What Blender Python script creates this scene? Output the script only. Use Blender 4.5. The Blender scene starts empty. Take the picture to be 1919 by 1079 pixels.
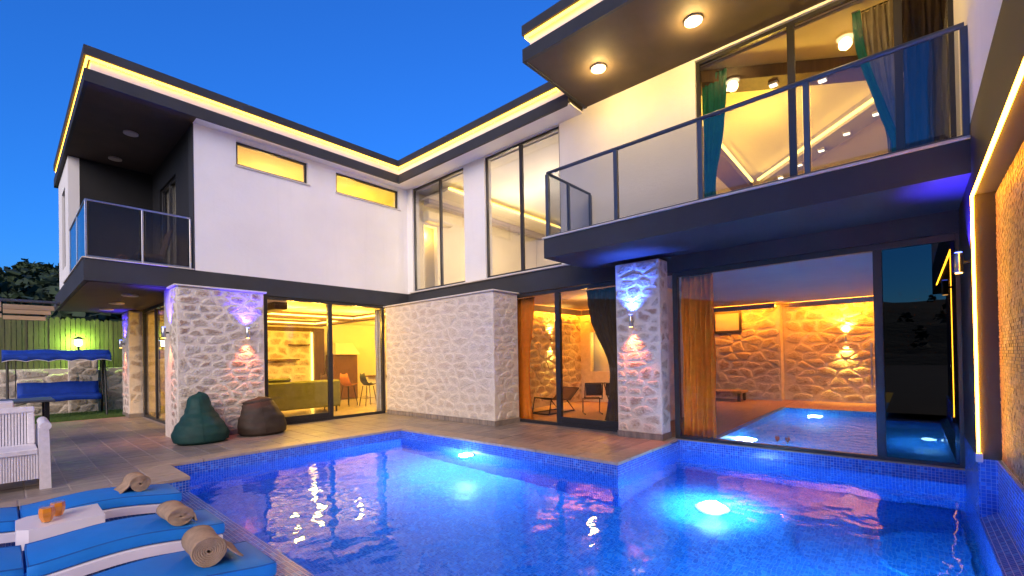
import bpy, math, random
from mathutils import Vector, Matrix
random.seed(11)
sc = bpy.context.scene
col = sc.collection
R_ = math.radians

# ------------------------------------------------------------------ camera
YAW, PITCH, ROLL, CAM_H = 0.724304, 0.0077293, -0.0180722, 1.5
fw = Vector((math.cos(YAW) * math.cos(PITCH), math.sin(YAW) * math.cos(PITCH), math.sin(PITCH)))
rt = Vector((math.sin(YAW), -math.cos(YAW), 0))
up = rt.cross(fw)
r2 = rt * math.cos(ROLL) + up * math.sin(ROLL)
u2 = -rt * math.sin(ROLL) + up * math.cos(ROLL)
cd = bpy.data.cameras.new('camera')
cam = bpy.data.objects.new('camera', cd)
col.objects.link(cam)
cam.matrix_world = Matrix(((r2.x, u2.x, -fw.x, 0), (r2.y, u2.y, -fw.y, 0), (r2.z, u2.z, -fw.z, CAM_H), (0, 0, 0, 1)))
cd.sensor_width = 36.0
cd.lens = 843.55 / 1919 * 36
cd.shift_y = (663.92 - 539.5) / 1919
cd.clip_start, cd.clip_end = 0.05, 3000
sc.camera = cam

# ------------------------------------------------------------------ sky, dusk glow, exposure
SUN_AZ = R_(212)          # direction towards the afterglow, counter-clockwise from +X
w = bpy.data.worlds.new('World')
sc.world = w
w.use_nodes = True
nt = w.node_tree
bgn = nt.nodes['Background']
sky = nt.nodes.new('ShaderNodeTexSky')
sky.sky_type = 'NISHITA'
sky.sun_disc = False
sky.sun_elevation = R_(0.5)
sky.sun_rotation = math.pi / 2 - SUN_AZ
sky.ozone_density = 5.2
sky.dust_density = 0.0
sky.altitude = 1500
nt.links.new(sky.outputs[0], bgn.inputs[0])
bgn.inputs[1].default_value = 0.165
sd = bpy.data.lights.new('sun', 'SUN')
sd.energy = 0.48
sd.angle = R_(50)
sd.color = (1.0, 0.79, 0.56)
so = bpy.data.objects.new('sun', sd)
col.objects.link(so)
el = R_(24)
sdir = Vector((math.cos(SUN_AZ) * math.cos(el), math.sin(SUN_AZ) * math.cos(el), math.sin(el)))
so.rotation_euler = sdir.to_track_quat('Z', 'Y').to_euler()
so.location = (-10, -10, 20)
sc.view_settings.view_transform = 'Standard'
sc.view_settings.look = 'None'
sc.view_settings.gamma = 1.0
sc.view_settings.exposure = 3.0
LAMP = 0.5               # every lamp and LED of the place is scaled by this
sc.render.engine = 'CYCLES'
cy = sc.cycles
cy.use_denoising = True
cy.max_bounces = 10
cy.diffuse_bounces = 3
cy.glossy_bounces = 4
cy.transmission_bounces = 6
cy.transparent_max_bounces = 24
cy.sample_clamp_indirect = 1.5
cy.caustics_reflective = False
cy.caustics_refractive = True

# ------------------------------------------------------------------ node helpers
class NB:
    def __init__(s, name):
        s.m = bpy.data.materials.new(name)
        s.m.use_nodes = True
        s.t = s.m.node_tree
        for n in list(s.t.nodes):
            s.t.nodes.remove(n)
        s.out = s.n('ShaderNodeOutputMaterial')
    def n(s, typ, **kw):
        x = s.t.nodes.new(typ)
        for k, v in kw.items():
            setattr(x, k, v)
        return x
    def l(s, a, b):
        s.t.links.new(a, b)
    def put(s, sock, v):
        if hasattr(v, 'links'):
            s.l(v, sock)
        else:
            sock.default_value = v
    def math(s, op, a, b=0.0, c=0.0):
        x = s.n('ShaderNodeMath', operation=op)
        s.put(x.inputs[0], a)
        s.put(x.inputs[1], b)
        s.put(x.inputs[2], c)
        return x.outputs[0]
    def mix(s, f, a, b, mode='MIX'):
        x = s.n('ShaderNodeMix', data_type='RGBA', blend_type=mode)
        s.put(x.inputs[0], f)
        for sock, v in ((x.inputs[6], a), (x.inputs[7], b)):
            s.put(sock, v if hasattr(v, 'links') else (*v[:3], 1))
        return x.outputs[2]
    def noise(s, scale, vec=None, detail=4.0, rough=0.55):
        x = s.n('ShaderNodeTexNoise')
        x.inputs['Scale'].default_value = scale
        x.inputs['Detail'].default_value = detail
        x.inputs['Roughness'].default_value = rough
        if vec is not None:
            s.l(vec, x.inputs['Vector'])
        return x.outputs['Fac']
    def ramp(s, f, a, b):
        x = s.n('ShaderNodeMapRange')
        s.put(x.inputs[0], f)
        x.inputs[1].default_value = a
        x.inputs[2].default_value = b
        return x.outputs[0]
    def pos(s):
        return s.n('ShaderNodeNewGeometry').outputs['Position']
    def objc(s):
        return s.n('ShaderNodeTexCoord').outputs['Object']
    def scale(s, vec, sx, sy, sz):
        x = s.n('ShaderNodeVectorMath', operation='MULTIPLY')
        s.l(vec, x.inputs[0])
        x.inputs[1].default_value = (sx, sy, sz)
        return x.outputs[0]
    def bump(s, h, strength=0.3, dist=0.02):
        x = s.n('ShaderNodeBump')
        x.inputs['Strength'].default_value = strength
        x.inputs['Distance'].default_value = dist
        s.l(h, x.inputs['Height'])
        return x.outputs[0]
    def rnd(s):
        a = s.n('ShaderNodeObjectInfo').outputs['Random']
        b = s.n('ShaderNodeNewGeometry').outputs['Random Per Island']
        return s.math('FRACT', s.math('ADD', a, b))
    def principled(s, color, rough=0.6, normal=None, metallic=0.0, spec=0.5, **kw):
        p = s.n('ShaderNodeBsdfPrincipled')
        s.put(p.inputs['Base Color'], color if hasattr(color, 'links') else (*color, 1))
        s.put(p.inputs['Roughness'], rough)
        p.inputs['Metallic'].default_value = metallic
        p.inputs['Specular IOR Level'].default_value = spec
        if normal is not None:
            s.l(normal, p.inputs['Normal'])
        for k, v in kw.items():
            s.put(p.inputs[k.replace('_', ' ')], v)
        s.l(p.outputs[0], s.out.inputs[0])
        return s.m

def mat(name, c, rough=0.6, var=0.15, vscale=3.0, bscale=60.0, bstr=0.15, metallic=0.0, spec=0.5, bdist=0.01, **kw):
    b = NB(name)
    p = b.pos()
    f = b.noise(vscale, p, 5.0)
    lo = tuple(x * (1 - var) for x in c)
    hi = tuple(min(1, x * (1 + var)) for x in c)
    cc = b.mix(b.ramp(f, 0.3, 0.7), lo, hi)
    nrm = b.bump(b.noise(bscale, p, 6.0), bstr, bdist) if bstr else None
    return b.principled(cc, rough, nrm, metallic, spec, **kw)

def emis(name, c, s):
    b = NB(name)
    e = b.n('ShaderNodeEmission')
    e.inputs[0].default_value = (*c, 1)
    e.inputs[1].default_value = s * LAMP
    b.l(e.outputs[0], b.out.inputs[0])
    return b.m

def schlick(b, f0, normal=None):
    g = b.n('ShaderNodeNewGeometry')
    d = b.n('ShaderNodeVectorMath', operation='DOT_PRODUCT')
    b.l(g.outputs['Incoming'], d.inputs[0])
    b.l(normal if normal is not None else g.outputs['Normal'], d.inputs[1])
    x = b.math('SUBTRACT', 1.0, b.math('MINIMUM', b.math('ABSOLUTE', d.outputs['Value']), 1.0))
    return b.math('ADD', b.math('MULTIPLY', b.math('POWER', x, 5.0), 1 - f0), f0)

def glass(name, tint, f0=0.05, rough=0.0, bump=None, ior=None):
    b = NB(name)
    nrm = None
    if bump:
        nrm = b.bump(bump(b), 1.0, 1.0)
    tr = b.n('ShaderNodeBsdfRefraction' if ior else 'ShaderNodeBsdfTransparent')
    tr.inputs[0].default_value = (*tint, 1)
    if ior:
        tr.inputs['IOR'].default_value = ior
        tr.inputs['Roughness'].default_value = 0.0
        if nrm is not None:
            b.l(nrm, tr.inputs['Normal'])
    gl = b.n('ShaderNodeBsdfGlossy')
    gl.inputs['Roughness'].default_value = rough
    if nrm is not None:
        b.l(nrm, gl.inputs['Normal'])
    mx = b.n('ShaderNodeMixShader')
    b.l(schlick(b, f0, nrm), mx.inputs[0])
    b.l(tr.outputs[0], mx.inputs[1])
    b.l(gl.outputs[0], mx.inputs[2])
    b.l(mx.outputs[0], b.out.inputs[0])
    return b.m

def mosaic(name, cols, grout, pitch=0.036, joint=0.11, rough=0.22, bstr=0.5):
    b = NB(name)
    g = b.n('ShaderNodeNewGeometry')
    sp = b.n('ShaderNodeSeparateXYZ')
    b.l(g.outputs['Position'], sp.inputs[0])
    sn = b.n('ShaderNodeSeparateXYZ')
    b.l(g.outputs['True Normal'], sn.inputs[0])
    isx = b.math('GREATER_THAN', b.math('ABSOLUTE', sn.outputs[0]), 0.6)
    isz = b.math('GREATER_THAN', b.math('ABSOLUTE', sn.outputs[2]), 0.6)
    def sel(f, a, c):
        return b.math('ADD', b.math('MULTIPLY', a, b.math('SUBTRACT', 1.0, f)), b.math('MULTIPLY', c, f))
    u = b.math('DIVIDE', sel(isx, sp.outputs[0], sp.outputs[1]), pitch)
    v = b.math('DIVIDE', sel(isz, sp.outputs[2], sp.outputs[1]), pitch)
    fu = b.math('FRACT', b.math('ADD', u, 1000.0))
    fv = b.math('FRACT', b.math('ADD', v, 1000.0))
    j = b.math('MAXIMUM', b.math('LESS_THAN', fu, joint), b.math('LESS_THAN', fv, joint))
    cx = b.n('ShaderNodeCombineXYZ')
    b.l(b.math('FLOOR', u), cx.inputs[0])
    b.l(b.math('FLOOR', v), cx.inputs[1])
    wn = b.n('ShaderNodeTexWhiteNoise')
    b.l(cx.outputs[0], wn.inputs['Vector'])
    c = b.mix(b.ramp(wn.outputs[0], 0.0, 0.75), cols[0], cols[1])
    c = b.mix(b.math('GREATER_THAN', wn.outputs[0], 0.85), c, cols[2])
    c = b.mix(j, c, grout)
    h = b.math('SUBTRACT', 1.0, j)
    return b.principled(c, b.math('ADD', b.math('MULTIPLY', j, 0.5), rough), b.bump(h, bstr, 0.003))

# ------------------------------------------------------------------ materials
M = {}
def render_mat():
    b = NB('white_render')
    p = b.pos()
    n1 = b.noise(0.7, p, 6, 0.6)
    st = b.noise(1.0, b.scale(p, 7, 7, 0.35), 6, 0.6)
    tr = b.noise(11, b.scale(p, 1, 1, 1.6), 6, 0.65)
    c = b.mix(b.ramp(n1, 0.3, 0.7), (0.76, 0.745, 0.745), (0.84, 0.825, 0.82))
    c = b.mix(b.math('MULTIPLY', b.ramp(st, 0.55, 0.80), 0.11), c, (0.52, 0.49, 0.47))
    h = b.math('ADD', b.math('MULTIPLY', tr, 1.0), b.math('MULTIPLY', b.noise(140, p, 4), 0.35))
    return b.principled(c, 0.88, b.bump(h, 0.35, 0.012), 0, 0.3)
M['white'] = render_mat()
M['plaster'] = mat('cream_plaster', (0.80, 0.72, 0.58), 0.85, 0.05, 1.0, 80, 0.1)
M['recess'] = mat('black_recess_render', (0.014, 0.014, 0.017), 0.8, 0.15, 1.5, 160, 0.4)
M['dark'] = mat('charcoal_render', (0.030, 0.032, 0.040), 0.75, 0.15, 1.5, 160, 0.4)
M['brown'] = mat('brown_soffit', (0.060, 0.042, 0.030), 0.8, 0.15, 2.0, 90, 0.35)
M['frame'] = mat('anthracite_aluminium', (0.035, 0.033, 0.036), 0.35, 0.1, 5, 200, 0.03, 0.3)
M['steel'] = mat('brushed_steel', (0.55, 0.55, 0.57), 0.28, 0.08, 30, 300, 0.03, 1.0)
M['rail'] = mat('grey_rail', (0.10, 0.11, 0.13), 0.35, 0.1, 5, 200, 0.03, 0.5)
M['sill'] = mat('marble_sill', (0.62, 0.57, 0.52), 0.4, 0.12, 8, 40, 0.05)
M['led'] = emis('warm_led', (1.0, 0.45, 0.045), 2.6)
M['led_neon'] = emis('amber_neon_led', (1.0, 0.40, 0.018), 16.0)
M['led_amber'] = emis('amber_cove_led', (1.0, 0.30, 0.010), 32.0)
M['led_room'] = emis('yellow_cove_led', (1.0, 0.60, 0.10), 2.4)
M['bulb'] = emis('lit_downlight', (1.0, 0.80, 0.45), 3.0)
M['spot'] = emis('lit_spot', (1.0, 0.86, 0.55), 1.6)
M['lamp_off'] = mat('frosted_lamp_cover', (0.55, 0.47, 0.38), 0.4, 0.05, 8, 10, 0.0)
M['blue_lens'] = emis('blue_lens', (0.10, 0.15, 1.0), 3.0)
M['amber_lens'] = emis('amber_lens', (1.0, 0.45, 0.10), 3.0)
M['pool_lens'] = emis('pool_lamp_lens', (0.75, 0.95, 1.0), 12.0)
M['green_lens'] = emis('garden_lamp_globe', (0.75, 1.0, 0.55), 6.0)

def stone_mat(name, wash):
    b = NB(name)
    r = b.rnd()
    o = b.pos()
    base = b.n('ShaderNodeValToRGB')
    b.l(r, base.inputs[0])
    cr = base.color_ramp
    cr.elements[0].color = (0.38, 0.335, 0.29, 1)
    cr.elements[1].color = (0.50, 0.42, 0.34, 1)
    for p, c in ((0.2, (0.55, 0.49, 0.42)), (0.4, (0.44, 0.37, 0.30)), (0.55, (0.52, 0.42, 0.32)), (0.7, (0.33, 0.25, 0.20)), (0.8, (0.36, 0.22, 0.15)), (0.88, (0.49, 0.44, 0.38))):
        e = cr.elements.new(p)
        e.color = (*c, 1)
    n1 = b.noise(14, o, 8, 0.7)
    n2 = b.noise(5, o, 4, 0.6)
    c = b.mix(b.ramp(n1, 0.50, 0.68), base.outputs[0], (0.24, 0.15, 0.095))
    c = b.mix(b.math('MULTIPLY', b.ramp(n2, 0.5, 0.75), 0.7), c, (0.62, 0.56, 0.50))
    at = b.n('ShaderNodeAttribute', attribute_name='edge')
    em = b.math('ADD', at.outputs['Fac'], b.math('MULTIPLY', b.math('SUBTRACT', b.noise(9, o, 6, 0.7), 0.5), 1.6))
    c = b.mix(b.math('MULTIPLY', b.ramp(em, 0.30, 0.85), 0.92), c, (0.69, 0.61, 0.52))
    if wash:
        c = b.mix(wash, c, (0.69, 0.61, 0.52))
    vo = b.n('ShaderNodeTexVoronoi')
    vo.inputs['Scale'].default_value = 26
    b.l(o, vo.inputs['Vector'])
    h = b.math('ADD', b.math('MULTIPLY', n1, 1.0), b.math('MULTIPLY', vo.outputs[0], 0.5))
    return b.principled(c, 0.9, b.bump(h, 0.9, 0.03), 0, 0.2)
M['stone'] = stone_mat('rubble_stone', 0.08)
M['stone_pale'] = stone_mat('lime_washed_stone', 0.62)

def mortar_mat():
    b = NB('lime_mortar')
    o = b.pos()
    n1 = b.noise(7, o, 8, 0.65)
    n2 = b.noise(38, o, 6, 0.7)
    c = b.mix(b.ramp(n1, 0.3, 0.7), (0.60, 0.525, 0.445), (0.78, 0.70, 0.605))
    c = b.mix(b.math('MULTIPLY', b.ramp(n2, 0.55, 0.75), 0.5), c, (0.33, 0.28, 0.25))
    h = b.math('ADD', n1, b.math('MULTIPLY', n2, 0.5))
    return b.principled(c, 0.95, b.bump(h, 0.8, 0.03), 0, 0.2)
M['mortar'] = mortar_mat()

def deck_mat():
    b = NB('slate_paving')
    o = b.pos()
    r = b.rnd()
    st = b.noise(2.2, b.scale(o, 0.8, 5.5, 1), 9, 0.68)
    n2 = b.noise(22, b.scale(o, 1, 3, 1), 5, 0.6)
    c = b.mix(b.ramp(st, 0.34, 0.66), (0.125, 0.110, 0.105), (0.36, 0.295, 0.25))
    c = b.mix(b.math('MULTIPLY', b.ramp(n2, 0.5, 0.8), 0.5), c, (0.20, 0.17, 0.16))
    tint = b.n('ShaderNodeHueSaturation')
    b.l(c, tint.inputs['Color'])
    b.l(b.math('ADD', b.math('MULTIPLY', r, 0.35), 0.80), tint.inputs['Value'])
    b.l(b.math('ADD', b.math('MULTIPLY', r, 0.4), 0.8), tint.inputs['Saturation'])
    return b.principled(tint.outputs[0], b.math('ADD', b.math('MULTIPLY', n2, 0.25), 0.28), b.bump(st, 0.35, 0.01))
M['deck'] = deck_mat()
M['grout'] = mat('paving_grout', (0.46, 0.40, 0.36), 0.9, 0.15, 4, 60, 0.2)

def coping_mat():
    b = NB('travertine_coping')
    o = b.pos()
    r = b.rnd()
    n = b.noise(6, b.scale(o, 1, 1.6, 1), 8, 0.65)
    c = b.mix(b.ramp(n, 0.3, 0.7), (0.30, 0.225, 0.17), (0.44, 0.345, 0.27))
    c = b.mix(b.math('MULTIPLY', r, 0.3), c, (0.27, 0.22, 0.18))
    return b.principled(c, 0.45, b.bump(n, 0.2, 0.01))
M['coping'] = coping_mat()
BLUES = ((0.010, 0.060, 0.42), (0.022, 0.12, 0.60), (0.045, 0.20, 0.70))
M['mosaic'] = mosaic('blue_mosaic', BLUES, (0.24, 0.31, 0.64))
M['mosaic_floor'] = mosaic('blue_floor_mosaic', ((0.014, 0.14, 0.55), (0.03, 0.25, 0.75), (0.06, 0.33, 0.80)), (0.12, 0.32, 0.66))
M['tile_blue'] = mat('blue_glass_tile', (0.016, 0.075, 0.45), 0.15, 0.35, 30, 90, 0.05)
M['tile_grout'] = mat('pale_tile_grout', (0.45, 0.46, 0.60), 0.8, 0.1, 8, 90, 0.1)

def niche_tile():
    b = NB('brown_stone_mosaic')
    r = b.rnd()
    n = b.noise(40, b.pos(), 4)
    c = b.mix(r, (0.13, 0.065, 0.03), (0.42, 0.25, 0.10))
    c = b.mix(b.math('MULTIPLY', n, 0.35), c, (0.16, 0.09, 0.09))
    return b.principled(c, 0.5, b.bump(n, 0.3, 0.01))
M['niche'] = niche_tile()

def ripple(b):
    p = b.scale(b.pos(), 1.0, 1.0, 0.0)
    a = b.noise(1.7, p, 2.0, 0.5)
    c = b.noise(6.0, p, 2.0, 0.5)
    return b.math('ADD', b.math('MULTIPLY', a, 0.018), b.math('MULTIPLY', c, 0.0026))
def ripple_in(b):
    p = b.scale(b.pos(), 1.0, 1.0, 0.0)
    return b.math('MULTIPLY', b.noise(4.0, p, 3.0, 0.6), 0.07)
M['water'] = glass('pool_water', (0.84, 0.95, 1.0), 0.016, 0.0, ripple, 1.33)
_t = M['water'].node_tree
_vs = _t.nodes.new('ShaderNodeVolumeScatter')
_vs.inputs['Color'].default_value = (0.08, 0.55, 1.0, 1)
_vs.inputs['Density'].default_value = 0.028
_va = _t.nodes.new('ShaderNodeVolumeAbsorption')
_va.inputs['Color'].default_value = (0.05, 0.62, 1.0, 1)
_va.inputs['Density'].default_value = 0.34
_ad = _t.nodes.new('ShaderNodeAddShader')
_t.links.new(_vs.outputs[0], _ad.inputs[0])
_t.links.new(_va.outputs[0], _ad.inputs[1])
_t.links.new(_ad.outputs[0], [n for n in _t.nodes if n.type == 'OUTPUT_MATERIAL'][0].inputs['Volume'])
M['water_in'] = glass('indoor_pool_water', (0.70, 0.88, 0.98), 0.03, 0.0, ripple_in, 1.33)
M['pane'] = glass('window_glass', (0.95, 0.95, 0.94), 0.026)
M['pane_up'] = glass('coated_window_glass', (0.88, 0.89, 0.90), 0.08)
M['pane_dark'] = glass('smoked_glass', (0.02, 0.02, 0.022), 0.07)
M['pane_rail'] = glass('tinted_rail_glass', (0.80, 0.81, 0.82), 0.024)
M['pane_rail_left'] = glass('grey_rail_glass', (0.55, 0.57, 0.60), 0.06)
M['clear'] = glass('drinking_glass', (0.95, 0.96, 0.96), 0.06)
M['cushion'] = mat('blue_canvas', (0.009, 0.205, 0.68), 0.65, 0.10, 2.0, 260, 0.2, spec=0.3)
M['piping'] = mat('dark_blue_piping', (0.005, 0.10, 0.40), 0.7, 0.1, 6, 200, 0.2)
M['plastic'] = mat('white_resin', (0.76, 0.70, 0.73), 0.4, 0.05, 3, 120, 0.08)
M['towel'] = mat('beige_terry', (0.46, 0.31, 0.20), 0.95, 0.18, 14, 170, 0.7, spec=0.1, bdist=0.02)
M['juice'] = mat('orange_juice', (0.92, 0.30, 0.008), 0.25, 0.1, 10, 40, 0.0)
M['wine'] = mat('amber_wine', (0.50, 0.12, 0.03), 0.2, 0.1, 10, 40, 0.0)
M['bean_green'] = mat('dark_green_canvas', (0.007, 0.046, 0.040), 0.62, 0.22, 6, 120, 0.3, spec=0.3)
M['bean_brown'] = mat('dark_brown_canvas', (0.040, 0.028, 0.021), 0.62, 0.22, 6, 120, 0.3, spec=0.3)
M['wicker'] = mat('white_wicker', (0.68, 0.64, 0.68), 0.6, 0.08, 25, 160, 0.3)
M['swing_blue'] = mat('swing_canvas', (0.010, 0.055, 0.38), 0.7, 0.18, 6, 200, 0.2, spec=0.3)
M['trim'] = mat('white_trim', (0.75, 0.75, 0.78), 0.7, 0.05, 6, 100, 0.1)
M['black'] = mat('black_metal', (0.012, 0.012, 0.013), 0.4, 0.2, 8, 100, 0.05, 0.4)
def wood(name, a, c, sc_=(6, 6, 0.5)):
    b = NB(name)
    p = b.scale(b.pos(), *sc_)
    n = b.noise(3.0, p, 8, 0.65)
    r = b.rnd()
    cc = b.mix(b.ramp(n, 0.3, 0.7), a, c)
    cc = b.mix(b.math('MULTIPLY', r, 0.4), cc, a)
    return b.principled(cc, 0.65, b.bump(n, 0.3, 0.01))
M['fence'] = wood('weathered_fence_board', (0.06, 0.058, 0.025), (0.15, 0.135, 0.065))
M['slat'] = wood('pergola_slat', (0.32, 0.22, 0.13), (0.48, 0.35, 0.22), (0.5, 6, 6))
M['wood'] = wood('dark_walnut', (0.06, 0.028, 0.012), (0.14, 0.07, 0.03))
M['floor'] = wood('oak_floor', (0.26, 0.15, 0.08), (0.42, 0.27, 0.15), (0.5, 7, 1))
M['cream_floor'] = mat('cream_floor_tile', (0.55, 0.46, 0.34), 0.25, 0.08, 2, 10, 0.02)
def cloth(name, c, rough=0.8):
    return mat(name, c, rough, 0.12, 8, 300, 0.15, spec=0.2)
M['cur_orange'] = cloth('orange_drape', (0.88, 0.26, 0.015))
M['cur_teal'] = cloth('teal_drape', (0.010, 0.20, 0.16))
M['cur_dark'] = cloth('dark_bronze_drape', (0.10, 0.062, 0.035))
M['cur_brown'] = cloth('dark_brown_drape', (0.06, 0.035, 0.02))
M['cur_white'] = cloth('white_sheer', (0.62, 0.60, 0.56))
M['cur_sand'] = cloth('sand_drape', (0.46, 0.38, 0.26))
M['sofa'] = cloth('olive_upholstery', (0.20, 0.20, 0.05))
M['orange_seat'] = mat('orange_shell', (0.50, 0.16, 0.02), 0.5, 0.05, 5, 40, 0.0)
M['dark_seat'] = mat('charcoal_shell', (0.03, 0.035, 0.03), 0.5, 0.05, 5, 40, 0.0)
M['ceil_grey'] = mat('grey_ceiling', (0.42, 0.37, 0.41), 0.85, 0.06, 1, 40, 0.1)
M['steel_oven'] = mat('brown_cabinet', (0.13, 0.055, 0.02), 0.35, 0.15, 6, 40, 0.03)
M['lawn'] = mat('lawn_soil', (0.05, 0.075, 0.02), 0.95, 0.3, 6, 60, 0.5)
M['grass'] = mat('grass_blade', (0.075, 0.15, 0.025), 0.7, 0.45, 12, 10, 0.0)
M['earth'] = mat('dry_earth', (0.055, 0.055, 0.03), 0.95, 0.25, 0.5, 12, 0.5)
M['hill'] = mat('scrubby_hillside', (0.035, 0.050, 0.022), 0.95, 0.5, 0.08, 0.6, 0.8, bdist=1.0)
M['leaf'] = mat('pine_foliage', (0.022, 0.045, 0.018), 0.8, 0.5, 0.3, 3, 0.0)

# ------------------------------------------------------------------ mesh helpers
def chain(o):
    v = Vector((0, 0, 0))
    while o is not None:
        v += o.location
        o = o.parent
    return v

class MB:
    def __init__(s):
        s.v, s.f = [], []
    def add(s, vs, fs):
        n = len(s.v)
        s.v += [tuple(x) for x in vs]
        s.f += [tuple(i + n for i in f) for f in fs]
        return s
    def box(s, x0, x1, y0, y1, z0, z1, b=0.0, T=None):
        if x1 < x0: x0, x1 = x1, x0
        if y1 < y0: y0, y1 = y1, y0
        if z1 < z0: z0, z1 = z1, z0
        b = min(b, (x1 - x0) * .45, (y1 - y0) * .45, (z1 - z0) * .45)
        lo, hi = (x0, y0, z0), (x1, y1, z1)
        if b <= 0:
            vs = [((x0, x1)[i & 1], (y0, y1)[i >> 1 & 1], (z0, z1)[i >> 2 & 1]) for i in range(8)]
            fs = [(0, 2, 3, 1), (4, 5, 7, 6), (0, 1, 5, 4), (2, 6, 7, 3), (0, 4, 6, 2), (1, 3, 7, 5)]
        else:
            vs, ix = [], {}
            for i in range(8):
                sg = (i & 1, i >> 1 & 1, i >> 2 & 1)
                for a in range(3):
                    p = [0, 0, 0]
                    for k in range(3):
                        e = hi[k] if sg[k] else lo[k]
                        p[k] = e if k == a else (e - b if sg[k] else e + b)
                    ix[i, a] = len(vs)
                    vs.append(tuple(p))
            fs = []
            for a in range(3):
                k1, k2 = (a + 1) % 3, (a + 2) % 3
                for sgn in (0, 1):
                    q = []
                    for (p1, p2) in ((0, 0), (1, 0), (1, 1), (0, 1)):
                        q.append(ix[(sgn << a) | (p1 << k1) | (p2 << k2), a])
                    fs.append(tuple(q) if sgn else tuple(reversed(q)))
            for a in range(3):
                k1, k2 = (a + 1) % 3, (a + 2) % 3
                for s1 in (0, 1):
                    for s2 in (0, 1):
                        i0 = (s1 << k1) | (s2 << k2)
                        i1 = i0 | (1 << a)
                        q = (ix[i0, k1], ix[i1, k1], ix[i1, k2], ix[i0, k2])
                        fs.append(q if s1 != s2 else tuple(reversed(q)))
            for i in range(8):
                q = (ix[i, 0], ix[i, 1], ix[i, 2])
                odd = (bin(i).count('1') % 2)
                fs.append(q if odd else tuple(reversed(q)))
        if T is not None:
            vs = [T @ Vector(p) for p in vs]
        return s.add(vs, fs)
    def prism(s, poly, z0, z1):
        n = len(poly)
        vs = [(x, y, z0) for x, y in poly] + [(x, y, z1) for x, y in poly]
        fs = [tuple(reversed(range(n))), tuple(range(n, 2 * n))]
        fs += [(i, (i + 1) % n, n + (i + 1) % n, n + i) for i in range(n)]
        return s.add(vs, fs)
    def tube(s, pts, r, n=8, closed=False, cap=True):
        pts = [Vector(p) for p in pts]
        rs = r if isinstance(r, (list, tuple)) else [r] * len(pts)
        m = len(pts)
        vs, fs = [], []
        prev = None
        for i, p in enumerate(pts):
            if closed:
                t = pts[(i + 1) % m] - pts[i - 1]
            else:
                t = pts[min(i + 1, m - 1)] - pts[max(i - 1, 0)]
            t.normalize()
            if prev is None:
                a = Vector((0, 0, 1)) if abs(t.z) < .9 else Vector((1, 0, 0))
                nx = t.cross(a).normalized()
            else:
                nx = (prev - t * prev.dot(t)).normalized()
            prev = nx
            ny = t.cross(nx)
            for k in range(n):
                a = 2 * math.pi * k / n
                vs.append(p + (nx * math.cos(a) + ny * math.sin(a)) * rs[i])
        for i in range(m if closed else m - 1):
            for k in range(n):
                a, b2 = i * n + k, i * n + (k + 1) % n
                j = (i + 1) % m
                fs.append((a, b2, j * n + (k + 1) % n, j * n + k))
        if cap and not closed:
            fs.append(tuple(reversed(range(n))))
            fs.append(tuple(range((m - 1) * n, m * n)))
        return s.add(vs, fs)
    def lathe(s, prof, n=20, c=(0, 0, 0)):
        vs, fs = [], []
        for r, z in prof:
            for k in range(n):
                a = 2 * math.pi * k / n
                vs.append((c[0] + r * math.cos(a), c[1] + r * math.sin(a), c[2] + z))
        m = len(prof)
        for i in range(m - 1):
            for k in range(n):
                fs.append((i * n + k, i * n + (k + 1) % n, (i + 1) * n + (k + 1) % n, (i + 1) * n + k))
        fs.append(tuple(reversed(range(n))))
        fs.append(tuple(range((m - 1) * n, m * n)))
        return s.add(vs, fs)
    def sheet(s, rows, thick=None):
        nr, nc = len(rows), len(rows[0])
        vs = [p for r in rows for p in r]
        fs = [(i * nc + j, i * nc + j + 1, (i + 1) * nc + j + 1, (i + 1) * nc + j) for i in range(nr - 1) for j in range(nc - 1)]
        return s.add(vs, fs)
    def mesh(s, name, smooth=False):
        me = bpy.data.meshes.new(name)
        me.from_pydata(s.v, [], s.f)
        if smooth:
            me.polygons.foreach_set('use_smooth', [True] * len(me.polygons))
        me.update()
        return me
    def build(s, name, m, parent=None, smooth=False, local=False, kind=None):
        if parent is not None and not local:
            c = chain(parent)
            s.v = [(x - c.x, y - c.y, z - c.z) for x, y, z in s.v]
        me = s.mesh(name, smooth)
        me.materials.append(M[m] if isinstance(m, str) else m)
        o = bpy.data.objects.new(name, me)
        col.objects.link(o)
        o.parent = parent
        if smooth:
            me.set_sharp_from_angle(angle=R_(40))
        if kind:
            o['kind'] = kind
        return o

def tag(o, label, cat, group=None):
    o['label'], o['category'] = label, cat
    if group:
        o['group'] = group
    return o
def thing(name, label, cat, loc=(0, 0, 0), rz=0.0, group=None):
    o = bpy.data.objects.new(name, None)
    col.objects.link(o)
    o.empty_display_size = 0.2
    o.location = loc
    o.rotation_euler = (0, 0, rz)
    return tag(o, label, cat, group)
def struct(o):
    o['kind'] = 'structure'
    return o
def dup(root, loc, rz=None, label=None, group=None):
    def cp(o, par):
        c = o.copy()
        col.objects.link(c)
        c.parent = par
        for ch in [x for x in bpy.data.objects if x.parent == o]:
            cp(ch, c)
        return c
    r = cp(root, None)
    r.location = loc
    if rz is not None:
        r.rotation_euler = (0, 0, rz)
    if label: r['label'] = label
    if group: r['group'] = group
    return r
def light(typ, loc, color, power, parent=None, radius=0.05, target=None, spot=60, blend=0.5):
    ld = bpy.data.lights.new('light', typ)
    ld.color = color
    ld.energy = power * LAMP
    ld.shadow_soft_size = radius
    if typ == 'SPOT':
        ld.spot_size = R_(spot)
        ld.spot_blend = blend
    o = bpy.data.objects.new('light', ld)
    col.objects.link(o)
    if parent is not None:
        o.parent = parent
        o.location = Vector(loc) - chain(parent)
    else:
        o.location = loc
    if target is not None:
        d = Vector(target) - Vector(loc)
        o.rotation_euler = d.to_track_quat('-Z', 'Y').to_euler()
    return o

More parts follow.
